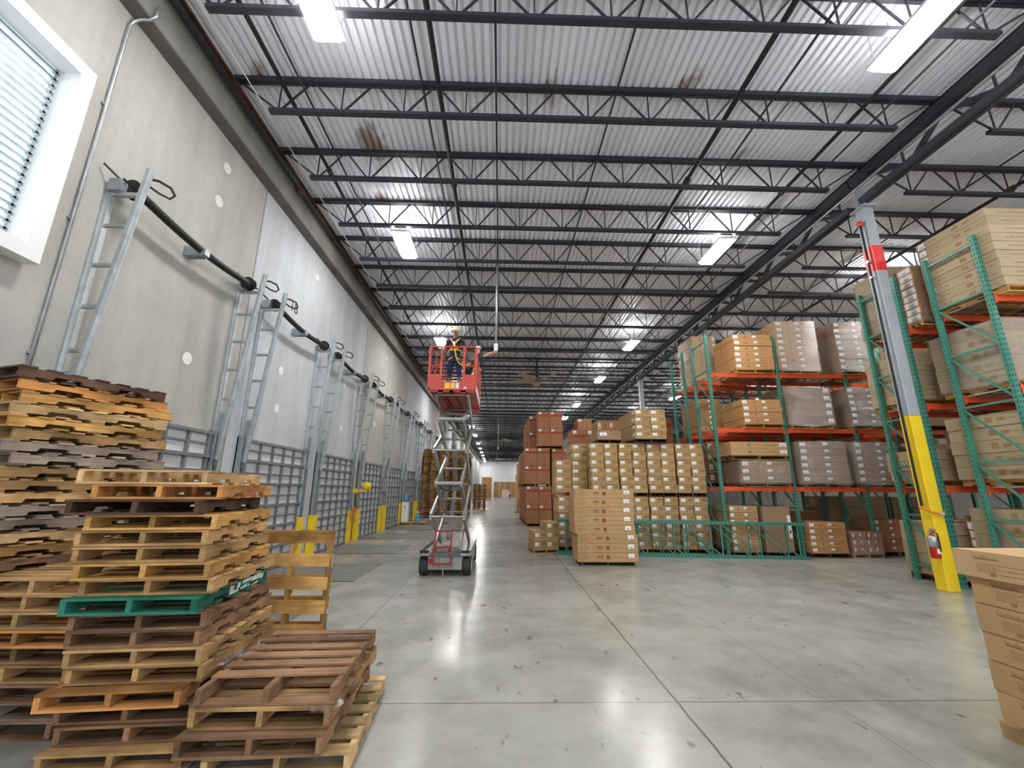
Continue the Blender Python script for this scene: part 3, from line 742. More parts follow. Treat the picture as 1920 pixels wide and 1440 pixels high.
for k, (y0, y1, z0, z1) in enumerate(((-.12, .02, .022, .045), (.0, .05, .05, .10), (.07, .12, .03, .05), (.09, .26, .075, .105), (.13, .17, .03, .06), (.19, .23, .03, .05), (.27, .44, .06, .105), (.28, .40, .025, .04), (.45, .50, .05, .10))):
    sb.prism([(y0, z0), (y1, z0 + .004), (y1 + .012, z1), (y0 + .012, z1 - .004)], 'x', .4765, .478)
part('stencil_marks', sb, 'stencil', gp, 'white stencilled marks')
# low pile
spC = [('pale', F, .06, .02, 4), ('brown', F, -.10, -.02, 2), ('tan', SPL, -.08, .06, 1), ('brown', OP, -.09, .09, 3)]
low = pile(-1.60, 4.04, 0.0, .98, 1.24, spC, 'low pile by the aisle', 'pallets in the low pile', .130)
# scraps of film caught in the piles
def film_scrap(x, y, z, s, lab):
    b = MB(); r = random.Random(int(x * 100)); n = 6; vs = []
    for i in range(n + 1):
        for j in range(4):
            vs.append((s * (i / n - .5) + r.uniform(-.02, .02), (j - 1.5) * .05 + r.uniform(-.02, .02), r.uniform(0, .05)))
    fs = [(i * 4 + j, i * 4 + j + 1, i * 4 + j + 5, i * 4 + j + 4) for i in range(n) for j in range(3)]
    o = part('film_scrap', b.add(vs, fs), 'film', None, loc=(x, y, z), rot=(0, 0, 1.1)); tag(o, lab, 'film scrap')
film_scrap(-2.2, 3.98, .52, .5, 'crumpled clear film between the big pile and the low pile')
film_scrap(-1.2, 3.52, .37, .22, 'torn clear film hanging at the low pile corner')
# pallet standing on its end
pallet(-2.84, 6.36, .66, 0.0, 1.06, 1.32, .17, 'gold', 'wide', 'yellow pallet standing on its end behind the big pile', None, rx=PI / 2)

# ------------------------------------------------------------------ cartons
def fbox(b, sx, sy, sz, face, u0, u1, v0, v1, t=.0015, m=0):
    if face == 'F': b.bx(-sx / 2 + u0, -sx / 2 + u1, -sy / 2 - t, -sy / 2 + .0003, v0, v1, m)
    elif face == 'L': b.bx(-sx / 2 - t, -sx / 2 + .0003, sy / 2 - u1, sy / 2 - u0, v0, v1, m)
    elif face == 'T': b.bx(-sx / 2 + u0, -sx / 2 + u1, -sy / 2 + v0, -sy / 2 + v1, sz - .0003, sz + t, m)
_cm = {}
def carton_mesh(sx, sy, sz, mat, style):
    key = (round(sx, 3), round(sy, 3), round(sz, 3), mat, style)
    if key in _cm: return _cm[key]
    b = MB(); g = .003
    b.bx(-sx / 2 + g, sx / 2 - g, -sy / 2 + g, sy / 2 - g, .001, sz - .003, 0)
    mats = [mat, 'print', 'print_soft', 'print_black', 'stripe', 'tape']
    bx = lambda f, u0, u1, v0, v1, m: fbox(b, sx - 2 * g, sy - 2 * g, sz, f, u0, u1, v0, v1, .001, m)
    r = random.Random(int(sx * 997 + sz * 331))
    def textline(f, u0, u1, v, h, m):
        u = u0
        while u < u1:
            wd = r.uniform(h * .8, h * 3.0); bx(f, u, min(u + wd, u1), v, v + h * .62, m); u += wd + h * .6
    if style == 'front':
        bx('F', sx * .10, sx * .12, sz * .77, sz * .84, 3); textline('F', sx * .02, sx * .09, sz * .76, .022, 2); textline('F', sx * .125, sx * .155, sz * .76, .022, 2)
        for v in (.55, .47, .39, .28, .2): textline('F', sx * .015, sx * (.19 if v > .3 else .14), sz * v, .018, 2)
        for i in range(4):
            u = sx * (.315 + i * .026); bx('F', u, u + .012 + .008 * (i % 2), sz * .48, sz * .70, 3); bx('F', u + .004, u + .025, sz * (.62 if i % 2 else .50), sz * (.70 if i % 2 else .58), 3)
        textline('F', sx * .315, sx * .41, sz * .36, .02, 2); textline('F', sx * .335, sx * .40, sz * .25, .016, 2)
        cx, cz = sx * .495, sz * .5; n = 12; R_ = sz * .27
        vs = [(-sx / 2 + g + cx + R_ * math.cos(2 * PI * k / n), -sy / 2 + g - .001, cz + R_ * math.sin(2 * PI * k / n)) for k in range(n)]
        b.add(vs, [tuple(range(n))], 2)
        vs = [(v[0] * .6 + .4 * (-sx / 2 + g + cx), v[1] - .0006, v[2] * .6 + .4 * cz + .01) for v in vs]; b.add(vs, [tuple(range(n))], 1)
        textline('F', sx * .58, sx * .84, sz * .47, .024, 2)
        for v in (.3, .6): textline('L', sy * .12, sy * .5, sz * v, .03, 2)
        bx('L', sy * .5, sy * .512, .01, sz - .01, 2)
    elif style == 'script':
        # handwritten style name, a paragraph and two marks
        u = .16
        for i in range(14):
            hh = .040 if i in (0, 6) else .018 + .008 * (i % 3); bx('L', u, u + .006, sz * .68, sz * .68 + hh, 2); bx('L', u, u + .014, sz * .68 + .004, sz * .68 + .011, 2); u += .0135
        for k in range(6): textline('L', .18, .32, sz * (.54 - k * .062), .009, 2)
        bx('L', .27, .31, sz * .12, sz * .24, 2)
        for k in range(3): textline('L', .335, .60, sz * (.52 - k * .16), .012, 2)
    elif style == 'small':
        bx('F', sx * .60, sx * .94, sz * .50, sz * .84, 2); textline('F', sx * .22, sx * .62, sz * .26, .018, 2)
        textline('F', sx * .55, sx * .9, sz * .34, .014, 1)
    elif style == 'brown':
        bx('F', sx * .05, sx * .97, sz * .71, sz * .81, 4); bx('F', sx * .49, sx * .54, sz * .05, sz * .13, 3); bx('F', sx * .44, sx * .56, sz * .015, sz * .04, 1)
        textline('F', sx * .55, sx * .95, sz * .87, .04, 2)
        for k in range(4): textline('F', sx * .1, sx * .85, sz * (.6 - .09 * k), .02, 2)
    elif style == 'rack':
        textline('F', sx * .60, sx * .82, sz * .42, .05, 2); bx('F', sx * .30, sx * .36, sz * .3, sz * .7, 2)
        textline('L', sy * .25, sy * .7, sz * .45, .04, 2)
    elif style == 'rackL':
        textline('L', sy * .20, sy * .32, sz * .45, .05, 2); bx('L', sy * .55, sy * .64, sz * .28, sz * .72, 2); bx('L', sy * .70, sy * .80, sz * .35, sz * .62, 2); textline('L', sy * .82, sy * .94, sz * .45, .03, 2)
        textline('F', sx * .2, sx * .6, sz * .45, .04, 2)
    bx('T', 0, sx - 2 * g, sy * .5 - .03, sy * .5 + .02, 5)
    _cm[key] = b.mesh('carton', mats, bevel=0)
    return _cm[key]
_lm = {}
LABELS = {'front': [('F', .83, .93, .46, .90)], 'small': [('F', .10, .40, .42, .80)], 'smallL': [('F', .10, .40, .42, .80), ('L', .86, .97, .42, .8)], 'brown': [('F', .06, .29, .84, .965)],
          'rack': [('F', .02, .14, .30, .80), ('F', .52, .62, .45, .80)], 'rackL': [('L', .03, .13, .2, .9)], 'rackW': [('L', .1, .9, .1, .85)], 'none': [], 'rack2': [('F', .86, .98, .3, .8)]}
def label_part(o, sx, sy, sz, lst):
    for (f, u0, u1, v0, v1) in lst:
        key = (round(sx, 3), round(sy, 3), round(sz, 3), f, u0, v0)
        if key not in _lm:
            b = MB(); wd = sx if f == 'F' else sy
            fbox(b, sx - .006, sy - .006, sz, f, wd * u0, wd * u1, sz * v0, sz * v1, .003, 0)
            uu = wd * (u0 + (u1 - u0) * .3); fbox(b, sx - .006, sy - .006, sz, f, uu, wd * (u0 + (u1 - u0) * .75), sz * (v0 + (v1 - v0) * .22), sz * (v0 + (v1 - v0) * .34), .0038, 1)
            _lm[key] = b.mesh('shipping_label', ['label', 'ink'])
        O('shipping_label', _lm[key], o)
CW = {'card_pale': 'pale tan', 'card_tan': 'tan', 'card_small': 'tan', 'card_orange': 'orange tan', 'card_brown': 'reddish brown', 'card_light': 'pale tan', 'card_dull': 'dull brown'}
def carton(x, y, z, sx, sy, sz, mat, style, lab, grp, rot=0.0, labels=None, name='carton'):
    o = O(name, carton_mesh(sx, sy, sz, mat, style), None, (x, y, z), (0, 0, rot))
    tag(o, lab, 'box', grp)
    label_part(o, sx, sy, sz, LABELS.get(labels or style, []))
    return o
jr = random.Random(21)
def load(x0, x1, y0, y1, z, n, h, mat, style, where, wd='gold', labels=None, wrap=False, cols=1, ph=.128, jit=.012, grp=None, pal=True, skip=(), rot=0.0):
    xc, yc = (x0 + x1) / 2, (y0 + y1) / 2
    cr, sr = math.cos(rot), math.sin(rot)
    if pal: small_pallet(xc, yc, z, rot, min(x1 - x0, 1.25) if x1 - x0 < 1.3 else x1 - x0 - .1, y1 - y0 - .04, ph, wd, f'{WD[wd]} pallet under {where}', 'pallets under carton loads')
    else: ph = 0
    wbox = (x1 - x0) / cols
    grp = grp or 'cartons in ' + where
    for r in range(n):
        for c in range(cols):
            if (r, c) in skip: continue
            pos = 'top' if r == n - 1 else 'bottom' if r == 0 else ordn(n - r) + ' from top'
            col = '' if cols == 1 else f', {ordn(c + 1)} column'
            lx = -(x1 - x0) / 2 + (c + .5) * wbox + jr.uniform(-jit, jit); ly = jr.uniform(-jit, jit)
            carton(xc + lx * cr - ly * sr, yc + lx * sr + ly * cr, z + ph + r * h, wbox - .008, y1 - y0, h - .002, mat, style,
                   f'{CW[mat]} carton, {pos}{col}, {where}', grp, rot + jr.uniform(-.008, .008), labels, {'brown': 'tall_carton', 'rack': 'flat_carton', 'rackL': 'long_carton', 'plain': 'plain_carton'}.get(style, 'carton'))
    if wrap:
        b = MB(); e = .022; zb, zt = ph * .5, ph + n * h + .01
        X, Y = (x1 - x0) / 2 + e, (y1 - y0) / 2 + e
        ks = 14; vs = []; per = []
        for k in range(ks):
            zz = zb + (zt - zb) * k / (ks - 1)
            for (px, py) in ((-X, -Y), (-X * .33, -Y), (X * .33, -Y), (X, -Y), (X, -Y * .33), (X, Y * .33), (X, Y), (X * .33, Y), (-X * .33, Y), (-X, Y), (-X, Y * .33), (-X, -Y * .33)):
                q = 1 + jr.uniform(-.004, .012); vs.append((px * q, py * q, zz))
        fs = [(k * 12 + j, k * 12 + (j + 1) % 12, (k + 1) * 12 + (j + 1) % 12, (k + 1) * 12 + j) for k in range(ks - 1) for j in range(12)]
        o = part('stretch_wrap', b.add(vs, fs), 'film', None, loc=(xc, yc, z), rot=(0, 0, rot), smooth=True)
        tag(o, f'clear stretch wrap around {where}', 'plastic wrap', 'stretch wrap on carton loads')
# the long cartons stacked in front
small_pallet(2.80, 11.98, 0, 0, 1.38, .86, .10, 'dark', 'dark pallet under the long cartons beside the aisle')
for i in range(8):
    pos = 'top one' if i == 7 else 'bottom one' if i == 0 else ordn(8 - i) + ' from top'
    dx = (.03, .03, .035, -.02, -.035, -.035, -.03, -.01)[i]
    c_ = carton(2.775 + dx, 11.98, .10 + i * .2265, 1.575, .92, .2255, 'card_tan', 'front', f'long tan carton in the stack nearest the aisle, {pos}', 'long cartons beside the aisle', jr.uniform(-.006, .006))
    q = {6: (.55, .02), 5: (.46, .03), 4: (.45, .08), 3: (.50, .06), 2: (.20, .01), 1: (.30, .02)}.get(i)
    if q:
        b = MB(); u, v = q[0] * 1.575, q[1] * .2255
        if i > 2: b.prism([(u, v + .03), (u + .03, v + .015), (u + .035, v), (u + .055, v), (u + .05, v + .02), (u + .075, v + .03), (u + .04, v + .05), (u + .02, v + .07)], 'y', -.4575 - .0035, -.457)
        else: b.prism([(u, v + .005), (u + .06, v), (u + .07, v + .03), (u + .015, v + .04)], 'y', -.4575 - .0035, -.457)
        o = part('sticker', b, 'sticker', c_, 'red arrow sticker', loc=(-1.575 / 2, 0, 0))
# cartons at the edge of the view
small_pallet(4.64, 3.24, 0, 0, 1.16, 1.24, .128, 'pale', 'pale pallet under the plain cartons nearest the camera')
for i in range(6):
    top = i == 5
    carton(4.645 - (.07 if top else .012 * (i % 2)), 3.22 + (.03 if top else 0), .128 + i * .2165, 1.15, 1.24, .2145, 'card_light' if top else 'card_tan', 'script', f'tan carton with script lettering nearest the camera, {"top one" if top else "bottom one" if i == 0 else ordn(6 - i) + " from top"}', 'cartons nearest the camera', jr.uniform(-.01, .01))
# the wall of small cartons behind the green frames
CYF = 13.78
def cgroup(xs, n, h, z, where, y0=CYF, dep=1.05, skip=(), lab='small', off=None, rot=0):
    x0, x1 = xs
    load(x0, x1, y0, y0 + dep, z, n, h, 'card_small', 'small', where, 'dark', lab, cols=2, skip=skip, jit=.02, ph=.12, grp='small tan cartons in the wall of cartons', rot=rot)
names = ('first', 'second', 'third', 'fourth')
for i, xs in enumerate(((2.90, 3.80), (3.83, 4.72), (4.75, 5.66), (5.70, 6.62))):
    cgroup(xs, 6, .262, 0, f'lower {names[i]} stack of carton wall', lab='smallL' if i == 0 else 'small')
    cgroup((xs[0] + .02, xs[1] + .01), 6, .262, 1.70, f'upper {names[i]} stack of carton wall', lab='smallL' if i in (0, 2) else 'small')
load(4.38, 5.42, 13.62, 15.6, 3.40, 4, .245, 'card_small', 'small', 'long stack on top of the carton wall', 'dark', 'smallL', cols=2, ph=.12)
load(3.25, 4.05, 14.1, 15.5, 3.40, 1, .30, 'card_dull', 'small', 'single stack atop the carton wall', 'dark', cols=1, ph=.14)
cgroup((1.90, 2.86), 6, .262, 0, 'lower open end stack of carton wall', y0=14.35, dep=1.0)
load(1.84, 2.90, 14.35, 15.4, 1.70, 4, .262, 'card_small', 'small', 'upper end stack of carton wall', 'tan', cols=2, ph=.12, grp='small tan cartons in the wall of cartons')
load(2.42, 2.93, 14.3, 15.8, 2.868, 2, .27, 'card_small', 'small', 'pair on the end stack of the carton wall', pal=False, labels='smallL')
load(.98, 1.78, 13.72, 14.62, 0, 3, .27, 'card_small', 'small', 'corner stack beside the aisle', 'tan', cols=2, ph=.10, skip=((2, 0),), rot=.14)
# stacks behind the carton wall
load(2.85, 4.10, 16.9, 18.0, 0, 4, 1.03, 'card_brown', 'brown', 'red striped stack behind the carton wall', 'dark', cols=2)
load(4.30, 5.40, 18.6, 19.8, 0, 8, .60, 'card_orange', 'rack', 'tall stack behind the long cartons', 'dark')
load(4.2, 5.0, 23.0, 24.2, 0, 6, .93, 'card_brown', 'rack', 'far stack seen over carton wall', 'dark', labels='brown')
load(6.1, 7.1, 17.2, 18.4, 0, 4, 1.17, 'card_brown', 'brown', 'stack between carton wall and rack', 'dark', cols=2)
# brown carton tower along the aisle
BH = .97
def tower(xa, xb, y, tier, cols, where, w='dark'):
    z = tier * (2 * BH + .12)
    load(xa, xb, y, y + 1.3, z, 2, BH, 'card_brown', 'brown', where, w, cols=cols, ph=.12, grp='red striped cartons in the brown tower')
tower(1.40, 2.78, 23.5, 0, 2, 'bottom tier of the brown tower'); tower(1.34, 2.72, 23.5, 1, 2, 'middle tier of the brown tower'); tower(2.06, 3.46, 23.5, 2, 2, 'top tier of the brown tower')
tower(2.84, 4.2, 23.6, 0, 2, 'bottom tier behind the end stack'); tower(2.82, 4.2, 23.6, 1, 2, 'middle tier behind the end stack')
for i, (y, wn) in enumerate(((25.1, 'second'), (26.7, 'third'), (28.6, 'fourth'))):
    for tr, tn in enumerate(('bottom', 'middle', 'top')):
        xo = (0, -.06, .30)[tr] - .03 * i
        tower(1.38 + xo, 2.06 + xo, y, tr, 1, f'{tn} tier of the {wn} tower row')
for i, (y, n, mt, xw) in enumerate(((38, 4, 'card_orange', 1.3), (44, 3, 'card_brown', 1.4), (52, 5, 'card_orange', 1.5), (61, 4, 'card_light', 1.6))):
    load(1.7 + .15 * i, 1.7 + .15 * i + xw, y, y + 1.4, 0, n, .95, mt, 'plain', ('first', 'second', 'third', 'fourth')[i] + ' carton stack beyond the brown tower', 'tan')
# cartons at the far end of the aisle
load(-3.6, -1.7, 84, 86, 0, 2, 2.0, 'card_orange', 'plain', 'big pair near the far wall', 'tan')
load(-4.9, -3.8, 80, 82, 0, 3, .9, 'card_orange', 'plain', 'dockside stack near the far wall', 'tan')
for i in range(5):
    load(-1.6 + 1.45 * i, -1.6 + 1.45 * i + 1.35, 106, 108, 0, 2, 1.75, 'card_orange', 'plain', f'{ordn(i + 1)} stack along the far wall', 'dark')
o = part('wrapped_load', MB().bx(-.75, .75, -.6, .6, .12, 1.75).bx(-.7, .7, -.55, .55, 0, .12), 'pink_wrap', None, loc=(1.05, 88, 0), bevel=.03)
tag(o, 'pale pink wrapped load standing at the far end of the aisle', 'wrapped load')

# ------------------------------------------------------------------ racks
ZB = (2.02, 3.82, 5.62)
def rack_frame(x, y0, y1, lab, H=6.92):
    t = thing('rack_frame', lab, 'rack frame', (x, (y0 + y1) / 2, 0), 0, 'green rack frames')
    h = (y1 - y0) / 2
    for s in (-1, 1):
        y = s * (h - .04)
        b = MB().bx(-.045, .045, y - .038, y + .038, 0.008, H, 0)
        for i in range(int((H - .1) / .10)):
            z = .08 + i * .10
            if s < 0:
                for xx in (-.022, .022): b.bx(xx - .008, xx + .008, y - .0395, y - .037, z, z + .045, 1)
            b.bx(-.0465, -.044, y - .008, y + .008, z, z + .04, 1)
        part('post', b, ['green', 'hole'], t)
        part('foot_plate', MB().bx(-.08, .08, y - .06, y + .06, 0, .008), 'green', t)
    zs = (.30, 1.38, 2.46, 3.54, 4.62, 5.70, 6.72)
    for i, z in enumerate(zs):
        part('brace', MB().bx(-.018, .018, -h + .07, h - .07, z, z + .04), 'green', t)
        if i < 5: part('brace', MB().bar((0, -h + .07, z + .06), (0, h - .07, zs[i + 1] - .02), .032, .032), 'green', t)
    return t
def rack_beam(x0, x1, y, z, lab, front=True):
    t = thing('rack_beam', lab, 'rack beam', ((x0 + x1) / 2, y, z), 0, 'orange rack beams')
    h = (x1 - x0) / 2 - .05
    part('beam', MB().bx(-h, h, -.025, .025, -.13, 0), 'orange', t)
    for s in (-1, 1): part('end_clip', MB().bx(s * h - (.004 if s > 0 else 0) , s * h + (.004 if s < 0 else 0) + (0), -.042, -.026, -.18, .02).bx(min(s * h, s * (h - .04)), max(s * h, s * (h - .04)), -.046, -.025, -.18, .02), 'orange', t)
def deck_bars(x0, x1, y0, y1, z, lab):
    b = MB(); n = 9
    for i in range(n):
        x = x0 + .12 + (x1 - x0 - .24) * i / (n - 1); b.bx(x - .012, x + .012, y0 + .03, y1 - .03, z - .028, z - .003)
    for y in (y0 + .25, (y0 + y1) / 2, y1 - .25): b.bx(x0 + .08, x1 - .08, y - .006, y + .006, z - .034, z - .022)
    o = part('wire_deck', b, 'wire', None); tag(o, lab, 'wire deck', 'wire decks on the racks')
def rack_row(xs, y0, y1, nm):
    for i, x in enumerate(xs):
        rack_frame(x, y0, y1, f'green rack frame, {ordn(i + 1)} from the aisle in {nm}')
    for i in range(len(xs) - 1):
        for l, z in enumerate(ZB):
            ln_ = ('lowest', 'middle', 'highest')[l]
            rack_beam(xs[i], xs[i + 1], y0 + .04, z, f'orange beam, {ln_} level, camera side, {ordn(i + 1)} bay, {nm}')
            rack_beam(xs[i], xs[i + 1], y1 - .04, z, f'orange beam, {ln_} level, rear side, {ordn(i + 1)} bay, {nm}')
            deck_bars(xs[i], xs[i + 1], y0, y1, z, f'wire deck on the {ln_} level, {ordn(i + 1)} bay, {nm}')
XF = (6.76, 9.02, 11.28, 13.54, 15.80)
rack_row(XF, 13.05, 14.17, 'far rack front row')
rack_row(XF, 14.90, 16.02, 'far rack rear row')
XN = (9.42, 12.2, 14.98)
rack_row(XN, 7.22, 8.28, 'near rack front row')
rack_row(XN, 8.98, 10.04, 'near rack rear row')
FY = (12.98, 14.3)
def gl(*a, **k): load(a[0], a[1], 13.14, 14.2, *a[2:], **k)
def fl(*a, **k): load(a[0], a[1], FY[0], FY[1], *a[2:], **k)
fl(7.62, 8.92, ZB[2], 6, .200, 'card_orange', 'rack', 'first load on the far rack top level', 'gold', 'rack')
fl(9.12, 10.42, ZB[2], 8, .212, 'card_tan', 'rack', 'second load on the far rack top level', 'gold', 'rack', wrap=True)
fl(11.10, 12.35, ZB[2], 8, .212, 'card_dull', 'rack', 'third load on the far rack top level', 'gold', 'rack', wrap=True)
fl(7.66, 8.93, ZB[1], 4, .198, 'card_orange', 'rack', 'first load on the far rack middle level', 'gold', 'rack')
fl(9.15, 10.58, ZB[1], 5, .245, 'card_dull', 'rack', 'second load on the far rack middle level', 'gold', 'rack2', wrap=True)
fl(11.15, 12.40, ZB[1], 6, .205, 'card_dull', 'rack', 'third load on the far rack middle level', 'tan', 'rack', wrap=True)
fl(7.38, 8.93, ZB[0], 3, .222, 'card_dull', 'rack', 'wrapped load on the far rack low level', 'brown', 'rack', wrap=True)
fl(7.12, 8.93, ZB[0] + .128 + 3 * .222 + .02, 2, .215, 'card_tan', 'rack', 'upper load on the far rack low level', 'gold', 'rack2')
fl(9.28, 10.78, ZB[0], 6, .212, 'card_dull', 'rack', 'second load on the far rack low level', 'brown', 'rack', wrap=True)
fl(11.05, 12.40, ZB[0], 6, .212, 'card_dull', 'rack', 'third load on the far rack low level', 'brown', 'rack', wrap=True)
gl(6.95, 7.82, 0, 7, .19, 'card_tan', 'rack', 'narrow stack under the far rack', 'dark', 'rack')
gl(7.95, 8.82, 0, 1, 1.32, 'card_dull', 'plain', 'single tall load under the far rack', 'dark', 'rack2')
load(9.18, 10.30, 12.95, 14.0, 0, 5, .175, 'card_orange', 'rack', 'labelled stack under the second rack bay', 'dark', 'rack')
load(10.45, 11.35, 12.95, 14.0, 0, 3, .20, 'card_brown', 'rack', 'wrapped stack under the second rack bay', 'tan', 'rack', wrap=True, cols=2)
load(11.5, 12.4, 13.3, 14.2, 0, 5, .19, 'card_brown', 'rack', 'stack under the third rack bay', 'dark', 'rack')
RY = (14.85, 16.1)
def rl_(*a, **k): load(a[0], a[1], RY[0], RY[1], *a[2:], **k)
rl_(7.15, 8.05, ZB[2], 7, .26, 'card_light', 'rack', 'aisle end load, rear row top level', 'gold', 'rack2', wrap=True)
rl_(7.05, 7.95, ZB[1], 6, .20, 'card_orange', 'rack', 'aisle end load, rear row middle level', 'gold', 'rack')
rl_(7.30, 8.45, ZB[0], 4, .36, 'card_brown', 'rack', 'aisle end load, rear row low level', 'dark', 'rack')
rl_(8.15, 8.9, ZB[2], 4, .30, 'card_tan', 'rack', 'narrow load, rear row top level', 'gold', 'rack')
rl_(9.2, 10.6, ZB[1], 3, .30, 'card_dull', 'plain', 'middle load, rear row middle level', 'dark')
rl_(9.2, 10.6, ZB[0], 3, .34, 'card_dull', 'plain', 'middle load, rear row low level', 'dark')
rl_(7.1, 8.8, 0, 2, .62, 'card_dull', 'plain', 'ground load in the rear row', 'dark')
rl_(9.3, 11.0, 0, 2, .55, 'card_brown', 'plain', 'second ground load in the rear row', 'dark')
for i, (x0, x1) in enumerate(((11.35, 13.4), (13.6, 15.7))):
    bn = ('third', 'fourth')[i] + ' bay'
    rl_(x0, x1, 0, 2, .80, 'card_dull', 'plain', f'big ground load, rear row {bn}', 'dark')
    rl_(x0, x1, ZB[0], 2, .62, 'card_dull', 'plain', f'big low load, rear row {bn}', 'dark')
    rl_(x0, x1, ZB[1], 2, .60, 'card_brown', 'plain', f'big middle load, rear row {bn}', 'dark')
for z, wn in ((0, 'ground'), (ZB[0], 'low'), (ZB[1], 'middle'), (ZB[2], 'top')):
    fl(13.65, 15.6, z, 2, .62 if z else .45, 'card_dull', 'plain', f'fourth bay load, far rack {wn} level', 'dark')
    load(11.12, 12.1, 7.3, 8.5, z, 2, .62, 'card_tan', 'plain', f'second load, near rack front row {wn} level', 'tan')
    load(11.05, 12.1, 9.05, 10.2, z, 2, .62, 'card_dull', 'plain', f'second load, near rack rear row {wn} level', 'tan')
    load(12.4, 14.8, 9.05, 10.2, z, 2, .66, 'card_dull', 'plain', f'second bay load, near rack rear row {wn} level', 'dark')
    load(12.4, 14.8, 7.3, 8.5, z, 2, .62, 'card_dull', 'plain', f'second bay load, near rack front row {wn} level', 'dark')
def nl(x0, x1, y0, y1, *a, **k): load(x0, x1, y0, y1, *a, **k)
nl(9.50, 11.0, 7.02, 8.42, ZB[2] - .02, 9, .185, 'card_pale', 'rackL', 'top load of the near rack', 'gold', 'rackL')
nl(9.52, 11.0, 7.30, 8.66, ZB[1], 5, .245, 'card_pale', 'rackL', 'middle level load of the near rack', 'gold', 'none', wrap=True)
nl(9.52, 11.0, 7.36, 8.72, ZB[0], 5, .25, 'card_pale', 'rackL', 'low level load of the near rack', 'gold', 'none')
nl(9.52, 11.0, 7.40, 8.68, 0, 6, .245, 'card_pale', 'rackL', 'ground load of the near rack', 'dark', 'none')
nl(9.50, 10.9, 9.18, 10.18, ZB[2], 7, .225, 'card_pale', 'rackL', 'top load, near rack rear row', 'gold', 'none', wrap=True)
nl(9.50, 10.9, 9.1, 10.36, ZB[1], 5, .228, 'card_pale', 'rackL', 'middle level load, near rack rear row', 'gold', 'none')
nl(9.50, 10.9, 9.1, 10.26, ZB[0], 3, .225, 'card_pale', 'rackL', 'low level load, near rack rear row', 'gold', 'none')
nl(9.50, 10.9, 9.1, 10.30, 0, 5, .225, 'card_pale', 'rackL', 'ground load, near rack rear row', 'dark', 'none')
nl(9.62, 10.6, 8.74, 9.12, ZB[2], 8, .17, 'card_orange', 'rackL', 'slim labelled stack in the near rack gap', 'gold', 'rackW', wrap=True)
nl(9.75, 10.6, 8.75, 9.0, 0, 7, .17, 'card_orange', 'rackL', 'slim labelled ground stack behind the yellow column', 'dark', 'rackW')
# rack frames lying on edge on the floor
def laid(p, q, lab):
    p, q = Vector(p), Vector(q); d = q - p; Ln = d.length
    t = thing('rack_frame', lab, 'rack frame', p, math.atan2(d.y, d.x), 'green rack frames lying on the floor')
    for z in (.0, .93):
        b = MB().bx(0, Ln, -.045, .045, z, z + .08, 0)
        for i in range(int(Ln / .1)):
            for zz in (z + .025, z + .055): b.bx(.05 + i * .1, .085 + i * .1, -.0465, -.044, zz - .008, zz + .008, 1)
        part('post', b, ['green', 'hole'], t)
        part('foot_plate', MB().bx(-.01, 0, -.075, .075, z - .0 if z == 0 else z - .03, z + .11), 'green', t)
    n = 6; st = (Ln - .5) / n
    for i in range(n + 1):
        x = .25 + i * st
        part('brace', MB().bx(x - .018, x + .018, -.018, .018, .08, .93), 'green', t)
        if i < n: part('brace', MB().bar((x + .05, 0, .92), (x + st - .05, 0, .09), .032, .032), 'green', t)
laid((1.98, 13.38, 0), (8.87, 12.62, 0), 'green rack frame lying on edge, nearest of the three frames')
laid((1.76, 13.54, 0), (8.62, 12.77, 0), 'green rack frame lying on edge, middle of the three frames')
laid((1.84, 13.68, 0), (6.60, 13.20, 0), 'green rack frame lying on edge, rearmost against the carton wall')

# ------------------------------------------------------------------ tall pallet stacks by the far dock doors
for j, (x, y, n, wd, w_) in enumerate(((-4.70, 31.0, 34, 'gold', 'first tall stack by the dock doors'), (-3.18, 31.0, 34, 'gold', 'second tall stack by the dock doors'), (-3.14, 32.3, 34, 'tan', 'stack behind the second tall stack'), (-3.05, 33.7, 34, 'brown', 'third row of tall stacks'), (-2.0, 42.5, 17, 'brown', 'lower stack past the tall stacks'))):
    for i in range(n):
        small_pallet(x + rnd.uniform(-.02, .02), y + rnd.uniform(-.02, .02), i * .136, PI / 2 + rnd.uniform(-.015, .015), 1.2, 1.46 if j < 4 else 1.2, .1345, wd if rnd.random() < .8 else 'tan', f'{"yellow" if wd == "gold" else wd} pallet in the {w_}, {"top one" if i == n - 1 else "bottom one" if i == 0 else ordn(i + 1) + " from floor"}', 'pallets in the tall far stacks')
# ------------------------------------------------------------------ scissor lift
lift = thing('scissor_lift', 'raised scissor lift with a red platform on the aisle floor', 'scissor lift', (-1.22, 10.1, 0))
LWH = .56                                         # half width
part('chassis', MB().bx(-.40, .40, .12, 2.5, .13, .42, 0).bx(-.38, .38, .06, .12, .14, .42, 0).bx(-.56, .56, .55, 2.0, .16, .40, 0)
     .bx(-.13, -.11, .05, .065, .14, .42, 1).bx(.15, .17, .05, .065, .14, .42, 1), ['lift_grey', 'lift_dark'], lift, bevel=.008)
for s in (-1, 1):
    part('side_tray', MB().bx(min(s * .34, s * .57), max(s * .34, s * .57), .02, 2.55, .44, .475, 0).bx(min(s * .555, s * .575), max(s * .555, s * .575), .05, 2.6, .475, .56, 0)
         .bx(min(s * .36, s * .56), max(s * .36, s * .56), .0, .03, .50, .555, 1).bx(min(s * .36, s * .56), max(s * .36, s * .56), -.01, .06, .44, .47, 0), ['lift_grey', 'black'], lift)
part('rear_bumper', MB().bx(-.34, .34, .03, .10, .42, .50).bx(-.07, .07, .02, .035, .43, .48), 'lift_dark', lift)
part('deck', MB().bx(-.34, .34, .1, 2.5, .42, .46), 'lift_dark', lift)
part('battery_box', MB().bx(-.25, .05, .35, .75, .46, .62).bx(.10, .26, .3, .5, .46, .60), 'lift_grey', lift, bevel=.02)
